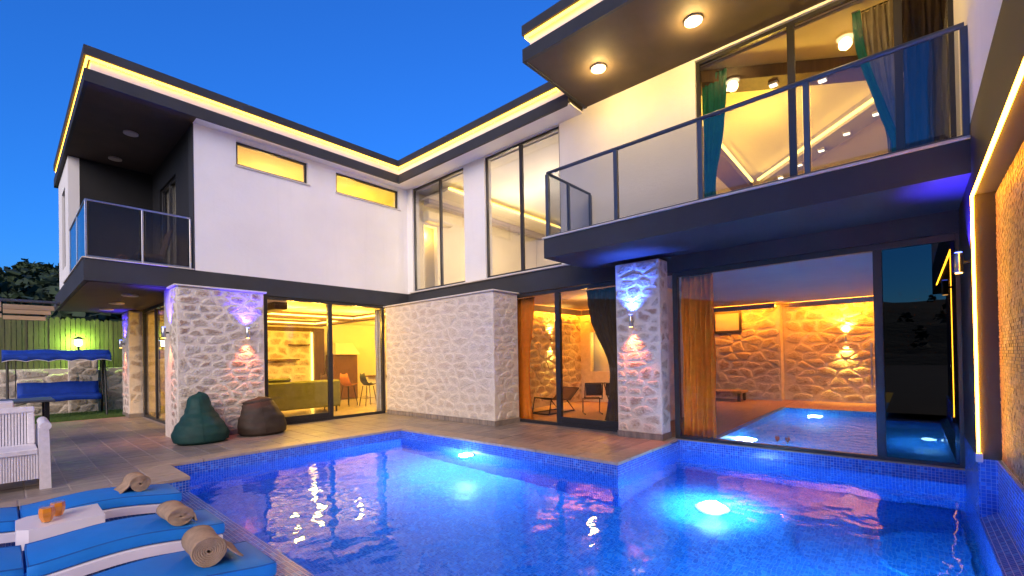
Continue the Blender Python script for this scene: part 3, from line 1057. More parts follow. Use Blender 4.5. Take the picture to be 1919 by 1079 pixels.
def stool(x, y, rz, m, label):
    t = thing('bar_stool', label, 'stool', (x, y, 0), rz, 'bar stools at the kitchen counter')
    sh = MB()
    rows = []
    prof = [(-.22, .70), (-.12, .67), (.0, .66), (.12, .68), (.19, .76), (.23, .90), (.25, 1.05)]
    for a, zz in prof:
        hw = .21 if zz < .8 else .21 - (zz - .8) * .3
        rows.append([(a - .03 * (abs(k) / 3) ** 2, hw * k / 3, zz + .05 * (abs(k) / 3) ** 2) for k in range(-3, 4)])
    sh.sheet(rows)
    o = sh.build('seat', m, t, True, local=True)
    so_ = o.modifiers.new('thick', 'SOLIDIFY')
    so_.thickness = .02
    for sx in (-1, 1):
        for sy in (-1, 1):
            MB().tube([(sx * .12, sy * .12, .66), (sx * .21, sy * .20, 0)], .014, 6).build('leg', 'black', t, local=True)
    fr_ = MB()
    q = [(.18, .18, .25), (-.18, .18, .25), (-.18, -.18, .25), (.18, -.18, .25)]
    fr_.tube(q, .009, 6, closed=True).build('foot_ring', 'black', t, local=True)
stool(7.62, 14.05, R_(200), 'orange_seat', 'orange shell bar stool, middle one of three behind the sofa end')
stool(8.05, 13.55, R_(180), 'dark_seat', 'charcoal shell bar stool next to the counter')
stool(7.2, 14.55, R_(190), 'wood', 'brown bar stool nearest the fireplace')
for x, y in ((5.2, 12.5), (7.1, 12.5), (6.1, 12.9), (5.4, 15.2), (7.0, 15.2), (10.2, 13.0), (10.2, 15.5)):
    light('POINT', (x, y, 2.6), (1.0, .55, .05), 32, villa, .08)
# upper rooms behind the long windows (landing)
room(8.26, 14.0, 5.62, 11.14, 3.5, 6.5, 'plaster', 'cream_floor', 'white', skip=('x-', 'y+'))
MB().box(8.26, 9.0 - .55, 11.0, 11.14, 3.5, 6.5).build('room_wall', 'plaster', villa)
wall('y', 10.99, 11.15, 8.45, 14.0, 3.5, 6.498, ((8.5, 9.0, 3.51, 5.6),)).build('room_wall', 'plaster', villa)
MB().box(8.3, 13.9, 9.62, 10.98, 6.24, 6.30).build('ceiling_drop', 'plaster', villa)
MB().box(8.3, 13.9, 9.56, 9.60, 6.26, 6.30).build('led_strip', 'led_room', villa)
MB().box(8.3, 13.9, 10.5, 10.72, 6.06, 6.235).build('ceiling_beam', 'ceil_grey', villa)
ac = thing('air_conditioner', 'cream wall air conditioner behind the upper corner window', 'air conditioner', (8.9, 10.9, 5.65))
MB().box(8.45, 9.45, 10.72, 10.985, 5.66, 5.98, .03).build('casing', 'plaster', ac)
MB().box(8.5, 9.4, 10.70, 10.719, 5.69, 5.74, .004).build('louvre', 'sill', ac)
MB().box(8.4, 9.3, 11.4, 11.5, 3.45, 6.5).build('room_wall', 'plaster', villa)
light('POINT', (10.4, 8.9, 5.2), (1.0, .78, .48), 34, villa, .1)
light('POINT', (10.6, 7.0, 5.2), (1.0, .82, .60), 36, villa, .1)
light('POINT', (8.8, 11.27, 5.4), (1.0, .60, .10), 6, villa, .05)
# bedrooms behind the slit windows
room(2.9, 8.2, 11.42, 15.0, 3.5, 6.49, 'plaster', 'cream_floor', 'plaster', skip=('y-', 'x+'))
MB().box(8.2, 8.25, 11.42, 15.0, 3.5, 6.49).build('room_wall', 'plaster', villa)
light('POINT', (4.6, 12.6, 5.6), (1.0, .62, .16), 20, villa, .1)
light('POINT', (6.9, 12.6, 5.6), (1.0, .62, .06), 26, villa, .1)
# upper room behind the big balcony
room(8.26, 15.5, -.5, 5.55, 3.6, 6.56, 'plaster', 'floor', 'plaster', skip=('x-',))
def beam(a, b, wd, z0, z1, m, name='ceiling_beam', par=None):
    a, b = Vector((*a, 0)), Vector((*b, 0))
    d = (b - a).normalized()
    n_ = Vector((-d.y, d.x, 0)) * wd / 2
    mb = MB()
    P4 = [a - n_, b - n_, b + n_, a + n_]
    mb.add([(p.x, p.y, z0) for p in P4] + [(p.x, p.y, z1) for p in P4], [(0, 3, 2, 1), (4, 5, 6, 7), (0, 1, 5, 4), (1, 2, 6, 5), (2, 3, 7, 6), (3, 0, 4, 7)])
    return mb.build(name, m, par or villa)
b1 = beam((8.3, 3.03), (10.35, -.03), .42, 6.34, 6.555, 'wood')
b2 = beam((14.4, 2.9), (11.1, -.05), .55, 6.30, 6.550, 'ceil_grey')
b3 = beam((14.6, 3.62), (9.0, 3.52), .5, 6.32, 6.557, 'wood')
beam((14.02, 3.10), (11.05, .36), .05, 6.33, 6.38, 'led_room', 'led_strip')
beam((14.0, 3.24), (9.2, 3.16), .05, 6.325, 6.375, 'led_room', 'led_strip')
def spotlight(x, y, z, label, power=1.0):
    t = thing('ceiling_spot', label, 'spotlight', (x, y, z - .06), 0, 'square ceiling spots in the balcony room')
    MB().box(x - .07, x + .07, y - .07, y + .07, z - .05, z - .001, .006).build('housing', 'plastic', t)
    MB().box(x - .055, x + .055, y - .055, y + .055, z - .058, z - .051).build('lens', 'spot', t)
OR = ('first', 'second', 'third', 'fourth', 'fifth')
for k, f in enumerate((.2, .42, .64, .86)):
    spotlight(8.3 + 2.05 * f, 3.03 - 3.06 * f, 6.34, 'square ceiling spot on the upper dark beam behind the balcony glass, %s from the left' % OR[k])
for k, f in enumerate((.12, .3, .48, .66, .84)):
    spotlight(14.4 - 3.3 * f, 2.9 - 2.95 * f, 6.30, 'square ceiling spot on the slanting lower beam behind the balcony glass, %s from the bottom' % OR[k])
light('POINT', (10.5, 2.2, 5.4), (1.0, .60, .08), 66, villa, .15)
light('POINT', (12.4, 3.8, 5.2), (1.0, .60, .09), 46, villa, .15)
# gym / rest room behind the middle door
room(8.12, 13.2, 4.22, 8.4, .0, 3.06, 'mortar', 'floor', 'ceil_grey', skip=('x-', 'y+', 'x+'))
gy = MB().box(8.32, 13.2, 8.4, 8.6, .0, 3.06).build('stone_panel', 'mortar', villa)
stones(gy, (8.34, 8.4, .02), (1, 0, 0), (0, -1, 0), 4.8, 3.0, .30, 41, joined='stone_facing', depth=.03)
gb = wall('x', 13.0, 13.2, 4.22, 8.39, .0, 3.06, ((7.3, 8.0, 1.0, 2.3),)).build('stone_panel', 'mortar', villa)
stones(gb, (13.0, 4.3, .02), (0, 1, 0), (-1, 0, 0), 2.9, 3.0, .30, 43, joined='stone_facing', depth=.03)
MB().box(13.5, 13.55, 7.0, 8.2, .8, 2.5).build('room_wall', 'plaster', villa)
light('POINT', (13.35, 7.65, 2.0), (1.0, .60, .10), 5, villa, .05)
MB().box(8.4, 12.9, 8.30, 8.34, 2.93, 2.97).build('led_strip', 'led_amber', villa)
MB().box(12.9, 12.94, 4.3, 8.29, 2.93, 2.97).build('led_strip', 'led_amber', villa)
MB().box(8.4, 12.95, 8.22, 8.26, 2.86, 3.05).build('cove_board', 'ceil_grey', villa)
MB().box(12.82, 12.86, 4.3, 8.2, 2.86, 3.05).build('cove_board', 'ceil_grey', villa)
light('POINT', (10.2, 6.3, 2.6), (1.0, .45, .08), 14, villa, .1)
# indoor pool hall
room(8.12, 17.2, -5.0, 5.2, .0, 3.04, 'ceil_grey', 'floor', 'ceil_grey', skip=('x-', 'floor', 'x+', 'y-', 'y+'))
for (a, b, c, d) in ((8.13, 17.2, 2.72, 4.10), (13.3, 17.2, 4.11, 5.2), (14.3, 17.2, -5.0, 2.70)):
    MB().box(a, b, c, d, -.05, -.001).build('hall_floor', 'floor', villa)
hw1 = MB().box(16.2, 16.63, 3.05, 5.2, 0, 3.03).build('stone_panel', 'mortar', villa)
stones(hw1, (16.2, 3.06, .02), (0, 1, 0), (-1, 0, 0), 2.1, 3.0, .34, 51, joined='stone_facing', depth=.035)
hw2 = MB().box(16.6, 16.8, -5.0, 3.04, 0, 3.03).build('stone_panel', 'mortar', villa)
stones(hw2, (16.6, -4.9, .02), (0, 1, 0), (-1, 0, 0), 7.9, 3.0, .34, 53, joined='stone_facing', depth=.035)
MB().box(8.6, 17.2, -5.1, -5.0, -.05, 3.03).build('room_wall', 'mortar', villa)
for (a, b, x) in ((3.06, 5.1, 15.62), (-4.9, 2.75, 16.02)):
    MB().box(x, x + .05, a, b, 2.93, 2.97).build('led_strip', 'led_amber', villa)
    MB().box(x - .08, x - .05, a, b, 2.88, 3.03).build('cove_board', 'ceil_grey', villa)
# indoor basin
ip = MB()
ip.box(8.13, 14.3, -5.0, 2.70, -1.5, -1.3)
ip.box(14.18, 14.299, -4.9, 2.7, -1.3, -.002)
ip.box(8.13, 14.17, 2.58, 2.70, -1.3, -.002)
ip.build('indoor_basin', 'mosaic_floor', villa)
iw = MB()
iw.add([(8.14, -4.9, -.10), (14.18, -4.9, -.10), (14.18, 2.58, -.10), (8.14, 2.58, -.10)], [(0, 1, 2, 3)])
struct(iw.build('indoor_pool_water', 'water_in'))
hall_window = MB()
hall_window.box(16.13, 16.19, 4.15, 5.05, 2.2, 2.28).box(16.13, 16.19, 4.15, 5.05, 2.86, 2.93)
hall_window.box(16.13, 16.19, 4.15, 4.23, 2.281, 2.859).box(16.13, 16.19, 4.97, 5.05, 2.281, 2.859)
hwo = hall_window.build('window', 'frame', villa)
MB().box(16.15, 16.165, 4.23, 4.97, 2.28, 2.86).build('pane', 'ceil_grey', hwo)

# ================================================================== THINGS
# ---- lamps
def sconce(p, nd, label, up=(.05, .025, 1.0), down=(1.0, .20, .07), pu=52.0, pd=20, group='cylinder wall lamps'):
    p, nd = Vector(p), Vector(nd)
    t = thing('wall_lamp', label, 'wall lamp', p - Vector((0, 0, .11)), 0, group)
    c = p + nd * .085
    MB().lathe([(.034, -.105), (.038, -.10), (.038, .10), (.034, .105)], 16, c).build('cylinder', 'steel', t, True)
    MB().tube([p, c], .016, 8).build('arm', 'black', t)
    MB().lathe([(.03, -.004), (.03, .004)], 14, c + Vector((0, 0, .110))).build('lens', M['blue_lens'] if up[2] > .5 else M['amber_lens'], t)
    MB().lathe([(.03, -.004), (.03, .004)], 14, c - Vector((0, 0, .110))).build('lens', 'amber_lens', t)
    light('SPOT', c + Vector((0, 0, .13)), up, pu, t, .04, c + Vector((0, 0, 2)) - nd * .3, 105, .9)
    light('SPOT', c - Vector((0, 0, .13)), down, pd, t, .02, c - Vector((0, 0, 2)) - nd * .05, 80, .9)
    return t
sconce((3.44, 10.60, 2.13), (0, -1, 0), 'steel cylinder lamp on the front of the stone pillar above the bean bags')
sconce((2.21, 11.15, 2.13), (-1, 0, 0), 'steel cylinder lamp on the left side of the stone pillar by the green bean bag')
sconce((2.32, 16.95, 2.10), (-1, 0, 0), 'steel cylinder lamp on the far pillar beside the lawn')
sconce((7.60, 3.77, 2.13), (-1, 0, 0), 'steel cylinder lamp on the narrow pillar between the orange curtains', up=(.04, .12, 1.0), pu=85, pd=30)
sconce((6.78, -.49, 2.43), (0, 1, 0), 'steel cylinder lamp on the dark pier beside the mosaic wall', pu=80, pd=5)
AMB = (1.0, .62, .10)
sconce((16.58, 1.42, 1.90), (-1, 0, 0), 'amber wall lamp on the stone wall of the indoor pool hall', AMB, AMB, 60, 60)
sconce((12.0, -4.98, 1.90), (0, 1, 0), 'added unseen amber lamp brightening the pool hall ceiling, farther from the glass', (1.0, .52, .30), (1.0, .52, .30), 260, 60)  # added lamp out of view, there to lift the hall ceiling
sconce((9.6, -4.98, 1.90), (0, 1, 0), 'added unseen amber lamp brightening the pool hall ceiling, nearer the glass', (1.0, .52, .30), (1.0, .52, .30), 260, 60)  # second added lamp, also out of view, for the same ceiling
sconce((11.26, 8.38, 2.05), (0, -1, 0), 'amber wall lamp on the stone wall behind the middle sliding door', AMB, AMB, 36, 36)
def downlight(x, y, z, label, lit, group, r=.13):
    t = thing('ceiling_light', label, 'ceiling light', (x, y, z - .03), 0, group)
    MB().lathe([(r, -.028), (r, 0)], 24, (x, y, z - .001)).build('rim', 'lamp_off' if not lit else 'plastic', t, True)
    MB().lathe([(r * .86, -.036), (r * .86, -.0285)], 24, (x, y, z)).build('diffuser', 'bulb' if lit else 'lamp_off', t)
    if lit:
        light('POINT', (x, y, z - .12), (1.0, .64, .20), 17, t, .09)
downlight(7.05, 4.06, 6.637, 'lit round soffit light nearest the corner of the big right roof', True, 'lit soffit lights over the right balcony')
downlight(7.05, 2.40, 6.637, 'lit round soffit light above the teal curtain of the right balcony', True, 'lit soffit lights over the right balcony')
downlight(7.05, .70, 6.637, 'lit round soffit light mirrored in the balcony window', True, 'lit soffit lights over the right balcony')
downlight(1.87, 12.62, 6.547, 'unlit round ceiling light nearer the front of the left balcony', False, 'unlit lights under the left eaves')
downlight(1.84, 14.45, 6.547, 'unlit round ceiling light at the back of the left balcony', False, 'unlit lights under the left eaves')
downlight(1.85, 12.80, 3.037, 'unlit round light under the left balcony slab, nearest the pillar', False, 'unlit lights under the balcony slab', .15)
downlight(1.86, 14.63, 3.037, 'unlit round light under the left balcony slab, middle of three', False, 'unlit lights under the balcony slab', .15)
downlight(1.88, 16.45, 3.037, 'unlit round light under the left balcony slab, farthest of three', False, 'unlit lights under the balcony slab', .15)
def pool_lamp(x, y, z, label, power):
    t = thing('pool_lamp', label, 'pool light', (x, y, z - .14), 0, 'underwater pool lights')
    T = Matrix.Translation((x, y, z)) @ Matrix.Rotation(R_(-90), 4, 'Y')
    a = MB().lathe([(.14, 0), (.14, .02), (.12, .03)], 24)
    a.v = [tuple(T @ Vector(p)) for p in a.v]
    a.build('housing', 'plastic', t, True)
    a = MB().lathe([(.115, .031), (.10, .042), (.05, .047)], 24)
    a.v = [tuple(T @ Vector(p)) for p in a.v]
    a.build('lens', 'pool_lens', t, True)
    light('POINT', (x - .14, y, z), (.75, .95, 1.0), power, t, .1)
pool_lamp(5.72, 6.15, -.47, 'glowing underwater pool light below the tiled deck edge', 120)
fl_ = thing('pool_lamp', 'large glowing underwater light on the floor of the right part of the pool', 'pool light', (6.40, 2.07, BZ), 0, 'underwater pool lights')
MB().lathe([(.22, .001), (.22, .02), (.19, .03)], 28, (6.40, 2.07, BZ)).build('housing', 'plastic', fl_, True)
MB().lathe([(.185, .031), (.15, .045), (.06, .052)], 28, (6.40, 2.07, BZ)).build('lens', 'pool_lens', fl_, True)
light('POINT', (6.40, 2.07, BZ + .13), (.62, .93, 1.0), 16, fl_, .12)
light('SPOT', (6.40, 2.07, BZ + .62), (.62, .95, 1.0), 150, fl_, .2, (6.40, 2.07, BZ), 118, 1.0)  # unseen spot added above the lens, aimed down to make its halo
pool_lamp(14.17, 1.9, -.55, 'underwater light at the far end of the indoor pool', 16)
tl = thing('pool_lamp', 'glowing underwater light at the left edge of the indoor pool', 'pool light', (9.6, 2.55, -.5), 0, 'underwater pool lights')
MB().lathe([(.12, -.02), (.12, .02)], 20, (0, 0, 0)).v
a = MB().lathe([(.12, 0), (.11, .03), (.04, .045)], 20)
a.v = [tuple(Matrix.Translation((9.6, 2.578, -.42)) @ Matrix.Rotation(R_(90), 4, 'X') @ Vector(p)) for p in a.v]
a.build('lens', 'pool_lens', tl, True)
light('POINT', (9.6, 2.40, -.42), (.55, .90, 1.0), 50, tl, .1)
basin_fill = thing('pool_lamp', 'added unseen underwater light in the right wall, brightening the pool near the camera', 'pool light', (3.6, -.488, -.99), 0, 'underwater pool lights')  # fixture added below the frame to brighten the basin
TW = Matrix.Translation((3.6, -.489, -.85)) @ Matrix.Rotation(R_(-90), 4, 'X')
a = MB().lathe([(.14, 0), (.14, .02), (.12, .03)], 24)
a.v = [tuple(TW @ Vector(p)) for p in a.v]
a.build('housing', 'plastic', basin_fill, True)
a = MB().lathe([(.115, .031), (.10, .042), (.05, .047)], 24)
a.v = [tuple(TW @ Vector(p)) for p in a.v]
a.build('lens', 'pool_lens', basin_fill, True)
light('POINT', (3.6, -.25, -.85), (.50, .88, 1.0), 200, basin_fill, .12)

# ---- curtains
def curtain(p0, p1, z0, z1, m, label, folds=9, amp=.05, tie=None, name='curtain', sweep=0.0):
    """pleated drape from p0 to p1 (plan); tie = (height, side 0/1, squeeze)"""
    p0, p1 = Vector((*p0, 0)), Vector((*p1, 0))
    d = (p1 - p0)
    L = d.length
    d.normalize()
    n_ = Vector((-d.y, d.x, 0))
    rows = []
    NZ, NU = 18, folds * 8
    rr = random.Random(int(p0.x * 100 + p0.y * 10))
    ph = rr.uniform(0, 6)
    for i in range(NZ + 1):
        z = z0 + (z1 - z0) * i / NZ
        row = []
        for j in range(NU + 1):
            u = j / NU
            uu = u
            if tie:
                th, side, sq = tie
                k = math.exp(-((z - th) / .9) ** 2) if z > th else math.exp(-((z - th) / 1.6) ** 2)
                uu = side + (u - side) * (1 - sq * k)
            a = amp * (.7 + .3 * math.sin(3 * u + ph)) * math.sin(2 * math.pi * folds * u + .5 * math.sin(2.1 * z + ph) + .6 * math.sin(9 * u))
            sh_ = sweep * max(0.0, min(1.0, (z1 - z) / 2.0)) ** 1.6
            p = p0 + d * (L * uu + sh_ + .01 * math.sin(5 * z + 20 * u)) + n_ * a
            row.append((p.x, p.y, z))
        rows.append(row)
    t = thing(name, label, 'curtain', ((p0.x + p1.x) / 2, (p0.y + p1.y) / 2, z0))
    o = MB().sheet(rows).build('drape', m, t, True)
    s_ = o.modifiers.new('thick', 'SOLIDIFY')
    s_.thickness = .004
    MB().tube([(p0.x, p0.y, z1 + .01), (p1.x, p1.y, z1 + .01)], .012, 8).build('curtain_rod', 'black', t)
curtain((8.30, 3.14), (8.30, 2.58), .03, 2.97, 'cur_orange', 'orange floor length curtain at the left end of the indoor pool glass', 6, .085)
curtain((8.30, 7.26), (8.30, 6.60), .03, 2.90, 'cur_orange', 'orange curtain at the left side of the middle sliding door', 6, .08, (1.2, 0, .35))
curtain((8.32, 5.20), (8.32, 4.20), .03, 2.90, 'cur_dark', 'dark bronze curtain gathered at the right of the middle sliding door', 8, .05, (1.1, 1, .55))
curtain((7.04, 11.42), (7.36, 11.42), .03, 2.93, 'cur_white', 'white sheer curtain at the right end of the living room door', 4, .04)
curtain((8.42, 2.73), (8.42, 2.32), 3.66, 6.5, 'cur_teal', 'teal curtain at the left end of the balcony window', 5, .04, (4.5, 0, .5))
curtain((8.42, .45), (8.42, .10), 3.66, 6.5, 'cur_sand', 'sand coloured curtain swept aside behind the balcony window', 5, .04, (4.5, 1, .6), sweep=.06)
curtain((8.36, .56), (8.36, .46), 3.66, 6.5, 'cur_teal', 'narrow teal curtain edge beside the sand coloured curtain', 2, .02, sweep=.42)
curtain((8.36, -.0), (8.36, -.46), 3.64, 6.5, 'cur_brown', 'dark brown curtain at the right end of the balcony window', 6, .05)

# ---- bean bags
def beanbag(name, m, loc, rx, ry, h, lean, label, kind):
    t = thing(name, label, 'bean bag', loc)
    rows = []
    NT, NP = 40, 48
    rr = random.Random(len(name) + int(h * 100))
    ph = [rr.uniform(0, 6) for _ in range(8)]
    for i in range(NT + 1):
        v = i / NT
        if kind == 0:   # pear with rounded crown
            prof = [(0, .80), (.06, .98), (.18, 1.0), (.35, .90), (.50, .70), (.63, .52), (.76, .44), (.86, .41), (.93, .36), (.98, .22), (1.0, .04)]
        else:           # squat with a folded top
            prof = [(0, .84), (.08, .98), (.22, 1.0), (.45, .90), (.65, .77), (.84, .66), (.93, .62), (.99, .48), (1.0, .05)]
        for (a, ra), (b, rb) in zip(prof, prof[1:]):
            if a <= v <= b:
                k = (v - a) / (b - a)
                k = k * k * (3 - 2 * k)
                r = ra + (rb - ra) * k
                break
        row = []
        for j in range(NP):
            a = 2 * math.pi * j / NP
            fold = 1 + .035 * math.sin(3 * a + ph[0] + 5 * v) + .03 * math.sin(7 * a + ph[1] - 9 * v) * v + .02 * math.sin(13 * v + 2 * a + ph[2])
            cr = (-.06 * math.exp(-((v - .44 - .16 * math.sin(a + ph[3])) / .045) ** 2) * max(0, math.sin(a + ph[5])) - .07 * math.exp(-((v - .66 - .12 * math.sin(a + ph[4])) / .04) ** 2) * max(0, math.sin(a + ph[6])))
            crease = cr * (1.0 if kind == 0 else .35) - (.10 * math.exp(-((v - .90 - .03 * math.sin(a + .6)) / .025) ** 2) if kind == 1 else 0)
            q = r * (fold + crease)
            sq = 1.0
            if kind == 1 and v > .75:
                sq = 1 - .45 * (v - .75) / .25
            x = rx * q * math.cos(a) + lean[0] * v ** 1.5
            y = ry * q * math.sin(a) * sq + lean[1] * v ** 1.5
            z = h * v * (1 + (.06 * math.cos(a + 1.2) if kind == 1 else .03 * math.cos(a)) * v)
            row.append((x, y, z))
        rows.append(row)
    mb = MB()
    vs = [p for r in rows for p in r]
    fs = [(i * NP + j, i * NP + (j + 1) % NP, (i + 1) * NP + (j + 1) % NP, (i + 1) * NP + j) for i in range(NT) for j in range(NP)]
    fs.append(tuple(reversed(range(NP))))
    mb.add(vs, fs)
    mb.build('sack', m, t, True, local=True)
    sm = MB()
    for k in range(3):
        a0 = 2 * math.pi * k / 3 + .5
        j = int(a0 / (2 * math.pi) * NP) % NP
        pts = [Vector(rows[i][j]) * 1.004 for i in range(2, NT - 1, 2)]
        sm.tube(pts, .006, 5)
    sm.build('seam', m, t, True, local=True)
    return t
beanbag('bean_bag', 'bean_green', (2.50, 10.13, .002), .45, .40, .93, (-.02, .20), 'dark green bean bag with a tall crown leaning on the stone pillar', 0)
beanbag('bean_bag', 'bean_brown', (3.60, 10.22, .002), .47, .40, .74, (-.05, .08), 'squat dark brown bean bag with folded top left of the sliding door', 1)
# ---- sun loungers on the tiled ledge (feet towards the pool)
def prof_z(x):
    """height of the lounger's top line above the ledge, x from foot (0) to head (-2)"""
    if x > -1.22:
        t = max(0.0, -x / 1.22)
        return .148 + .055 * math.sin(math.pi * t) ** 1.5 + .035 * t
    return .183 + (-x - 1.22) * .14
def make_lounger(loc, label):
    t = thing('sun_lounger', label, 'sun lounger', loc, 0, 'blue sun loungers on the tiled pool ledge')
    xs = [-.0 - i * .04 for i in range(50)]
    for sy in (-1, 1):
        y0_, y1_ = (.27, .36) if sy > 0 else (-.36, -.30)
        mb = MB()
        sec = []
        for x in xs:
            z = prof_z(x)
            sec.append([(x, y0_, z - .085), (x, y1_, z - .085), (x, y1_, z - .008), (x, y1_ - .012, z), (x, y0_ + .012, z), (x, y0_, z - .008)])
        nn = len(xs)
        vs = [p for s_ in sec for p in s_]
        fs = [(i * 6 + k, i * 6 + (k + 1) % 6, (i + 1) * 6 + (k + 1) % 6, (i + 1) * 6 + k) for i in range(nn - 1) for k in range(6)]
        fs += [tuple(range(6)), tuple(reversed(range((nn - 1) * 6, nn * 6)))]
        mb.add(vs, fs)
        mb.build('side_rail', 'plastic', t, True, local=True)
    for x in (-.14, -1.75):
        for y in (-.33, .32):
            zt = prof_z(x) - .06
            MB().add([(x - .05, y - .025, 0), (x + .05, y - .025, 0), (x + .05, y + .025, 0), (x - .05, y + .025, 0),
                      (x - .08, y - .028, zt), (x + .08, y - .028, zt), (x + .08, y + .028, zt), (x - .08, y + .028, zt)],
                     [(0, 3, 2, 1), (4, 5, 6, 7), (0, 1, 5, 4), (1, 2, 6, 5), (2, 3, 7, 6), (3, 0, 4, 7)]).build('leg', 'plastic', t, local=True)
    MB().box(-.045, .015, -.30, .27, prof_z(0) - .08, prof_z(0) - .012, .01).build('foot_bar', 'plastic', t, local=True)
    sl_ = MB()
    for i in range(14):
        x = -.12 - i * .13
        sl_.box(x - .045, x + .045, -.299, .269, prof_z(x) - .045, prof_z(x) - .025)
    sl_.build('bed_slats', 'plastic', t, local=True, kind='stuff')
    def pad(xa, xb, name, n=26):
        mb = MB()
        sec = []
        th, b = .098, .012
        Y0, Y1 = -.345, .262
        for i in range(n + 1):
            u = i / n
            u = u if 0 < i < n else u
            x = xa + (xb - xa) * (u if 1 < i < n - 1 else (0.0, .008)[i] if i < 2 else (.992, 1.0)[i - n + 1])
            u = (x - xa) / (xb - xa)
            e = min(u, 1 - u) * abs(xb - xa)
            k = 1 - max(0, 1 - e / b) ** 2 * .10
            zc = prof_z(x) + .006
            puff = .004 * math.sin(math.pi * u)
            hi, lo = zc + th * k + puff, zc + th * (1 - k)
            s_ = .0 if e > b else (b - e) * .4
            sec.append([(x, Y0 + b + s_, lo), (x, Y1 - b - s_, lo), (x, Y1 - s_, lo + b), (x, Y1 - s_, hi - b), (x, Y1 - b * .4 - s_, hi - b * .35), (x, Y1 - b * 1.6 - s_, hi),
                        (x, (Y0 + Y1) / 2, hi + .006), (x, Y0 + b * 1.6 + s_, hi), (x, Y0 + b * .4 + s_, hi - b * .35), (x, Y0 + s_, hi - b), (x, Y0 + s_, lo + b)])
        K = len(sec[0])
        vs = [p for s_ in sec for p in s_]
        fs = [(i * K + k, (i + 1) * K + k, (i + 1) * K + (k + 1) % K, i * K + (k + 1) % K) for i in range(n) for k in range(K)]
        fs += [tuple(reversed(range(K))), tuple(range(n * K, (n + 1) * K))]
        mb.add(vs, fs)
        o = mb.build(name, 'cushion', t, True, local=True)
        return o
    def piping(xa, xb, par):
        xs_ = [xa + (xb - xa) * (.006 + .988 * i / 24) for i in range(25)]
        zf = lambda x: prof_z(x) + .006 + .098 - .002
        pts = [(x, -.340, zf(x)) for x in xs_] + [(x, .257, zf(x)) for x in reversed(xs_)]
        MB().tube(pts, .0055, 6, closed=True).build('piping', 'piping', par, True, local=True)
    piping(.02, -1.20, pad(.02, -1.20, 'seat_cushion'))
    piping(-1.215, -1.98, pad(-1.215, -1.98, 'back_cushion'))
    MB().tube([(-1.207, -.33, prof_z(-1.2) + .05), (-1.207, .25, prof_z(-1.2) + .05)], .012, 6).build('hinge_cord', 'cushion', t, local=True)
    return t
l1 = make_lounger((1.30, 6.50, LZ), 'blue cushioned lounger farthest from the camera, beside the terrace edge')
dup(l1, (1.30, 5.02, LZ), 0, 'blue cushioned lounger in the middle, right beside the small white table')
dup(l1, (1.28, 3.80, LZ), 0, 'blue cushioned lounger nearest the camera with the largest towel')
# rolled towels
def towel(loc, rz, L, turns, label, r0=.012, pitch=.0118, squash=1.0, flap=.10):
    t = thing('rolled_towel', label, 'towel', loc, rz, 'rolled beige towels on the loungers')
    mb = MB()
    N = int(turns * 20)
    rows = []
    pts = []
    for i in range(N + 1):
        a = 2 * math.pi * i / 20
        r = r0 + pitch * a / (2 * math.pi)
        r *= 1 + .03 * math.sin(3 * a)
        pts.append((r * math.cos(a), r * math.sin(a) * squash))
    a = 2 * math.pi * N / 20
    R0 = r0 + pitch * turns
    zmin = min(p[1] for p in pts)
    # loose end lying on the cushion
    ex, ez = pts[-1]
    tx, tz = (pts[-1][0] - pts[-2][0]), (pts[-1][1] - pts[-2][1])
    for k in range(1, 6):
        pts.append((ex + flap * k / 5, max(zmin + .004, ez - (ez - zmin) * (k / 5) ** .8)))
    NL = 8
    rr = random.Random(int(L * 1000))
    for j in range(NL + 1):
        v = j / NL - .5
        rows.append([(x + .004 * math.sin(6 * v + i * .3), v * L * (1 + .012 * math.sin(i * .9)) , z - zmin + .004) for i, (x, z) in enumerate(pts)])
    o = mb.sheet(rows).build('roll', 'towel', t, True, local=True)
    s_ = o.modifiers.new('thick', 'SOLIDIFY')
    s_.thickness = .0112
    s_.offset = 0
    return t
def ztop(x):
    return LZ + prof_z(x - 1.30) + .006 + .098 + .008
towel((.98, 6.48, ztop(.98)), R_(4), .27, 6.5, 'small rolled beige towel on the lounger beside the terrace edge', flap=-.10)
towel((1.00, 4.90, ztop(1.0)), R_(3), .33, 7.0, 'rolled beige towel on the middle lounger with a crumpled end', squash=.82, flap=.02)
towel((.93, 3.76, ztop(.93)), R_(-3), .33, 7.0, 'largest rolled beige towel on the lounger nearest the camera', flap=.10, pitch=.0128)
# side table and juice glasses
stb = thing('side_table', 'small white resin table between the far and middle loungers', 'table', (.34, 5.72, LZ))
tt = MB()
x0, x1, y0, y1, zt = .06, .60, 5.46, 5.96, .155
ch = .07
top = [(x0 + ch, y0), (x1, y0), (x1, y1), (x0 + ch, y1), (x0, y1 - ch), (x0, y0 + ch)]
tt.prism(top, zt - .24, zt)
tt.build('table_top', 'plastic', stb)
for sx, sy in ((.1, 5.50), (.56, 5.50), (.1, 5.92), (.56, 5.92)):
    MB().box(sx - .03, sx + .03, sy - .03, sy + .03, LZ, zt - .241, .006).build('leg', 'plastic', stb)
def juice(x, y, label):
    t = thing('juice_glass', label, 'glass', (x, y, zt + .001), 0, 'orange juice glasses')
    MB().lathe([(.030, .008), (.046, .05), (.050, .09), (.046, .125)], 6, (x, y, zt + .001)).build('juice', 'juice', t)
    MB().lathe([(.028, .0), (.034, .006), (.050, .05), (.054, .09), (.048, .145), (.046, .145), (.0465, .127)], 6, (x, y, zt + .001)).build('tumbler', 'clear', t)
juice(.24, 5.60, 'tumbler of orange juice nearer the camera on the white side table')
juice(.315, 5.74, 'tumbler of orange juice behind the other on the white side table')

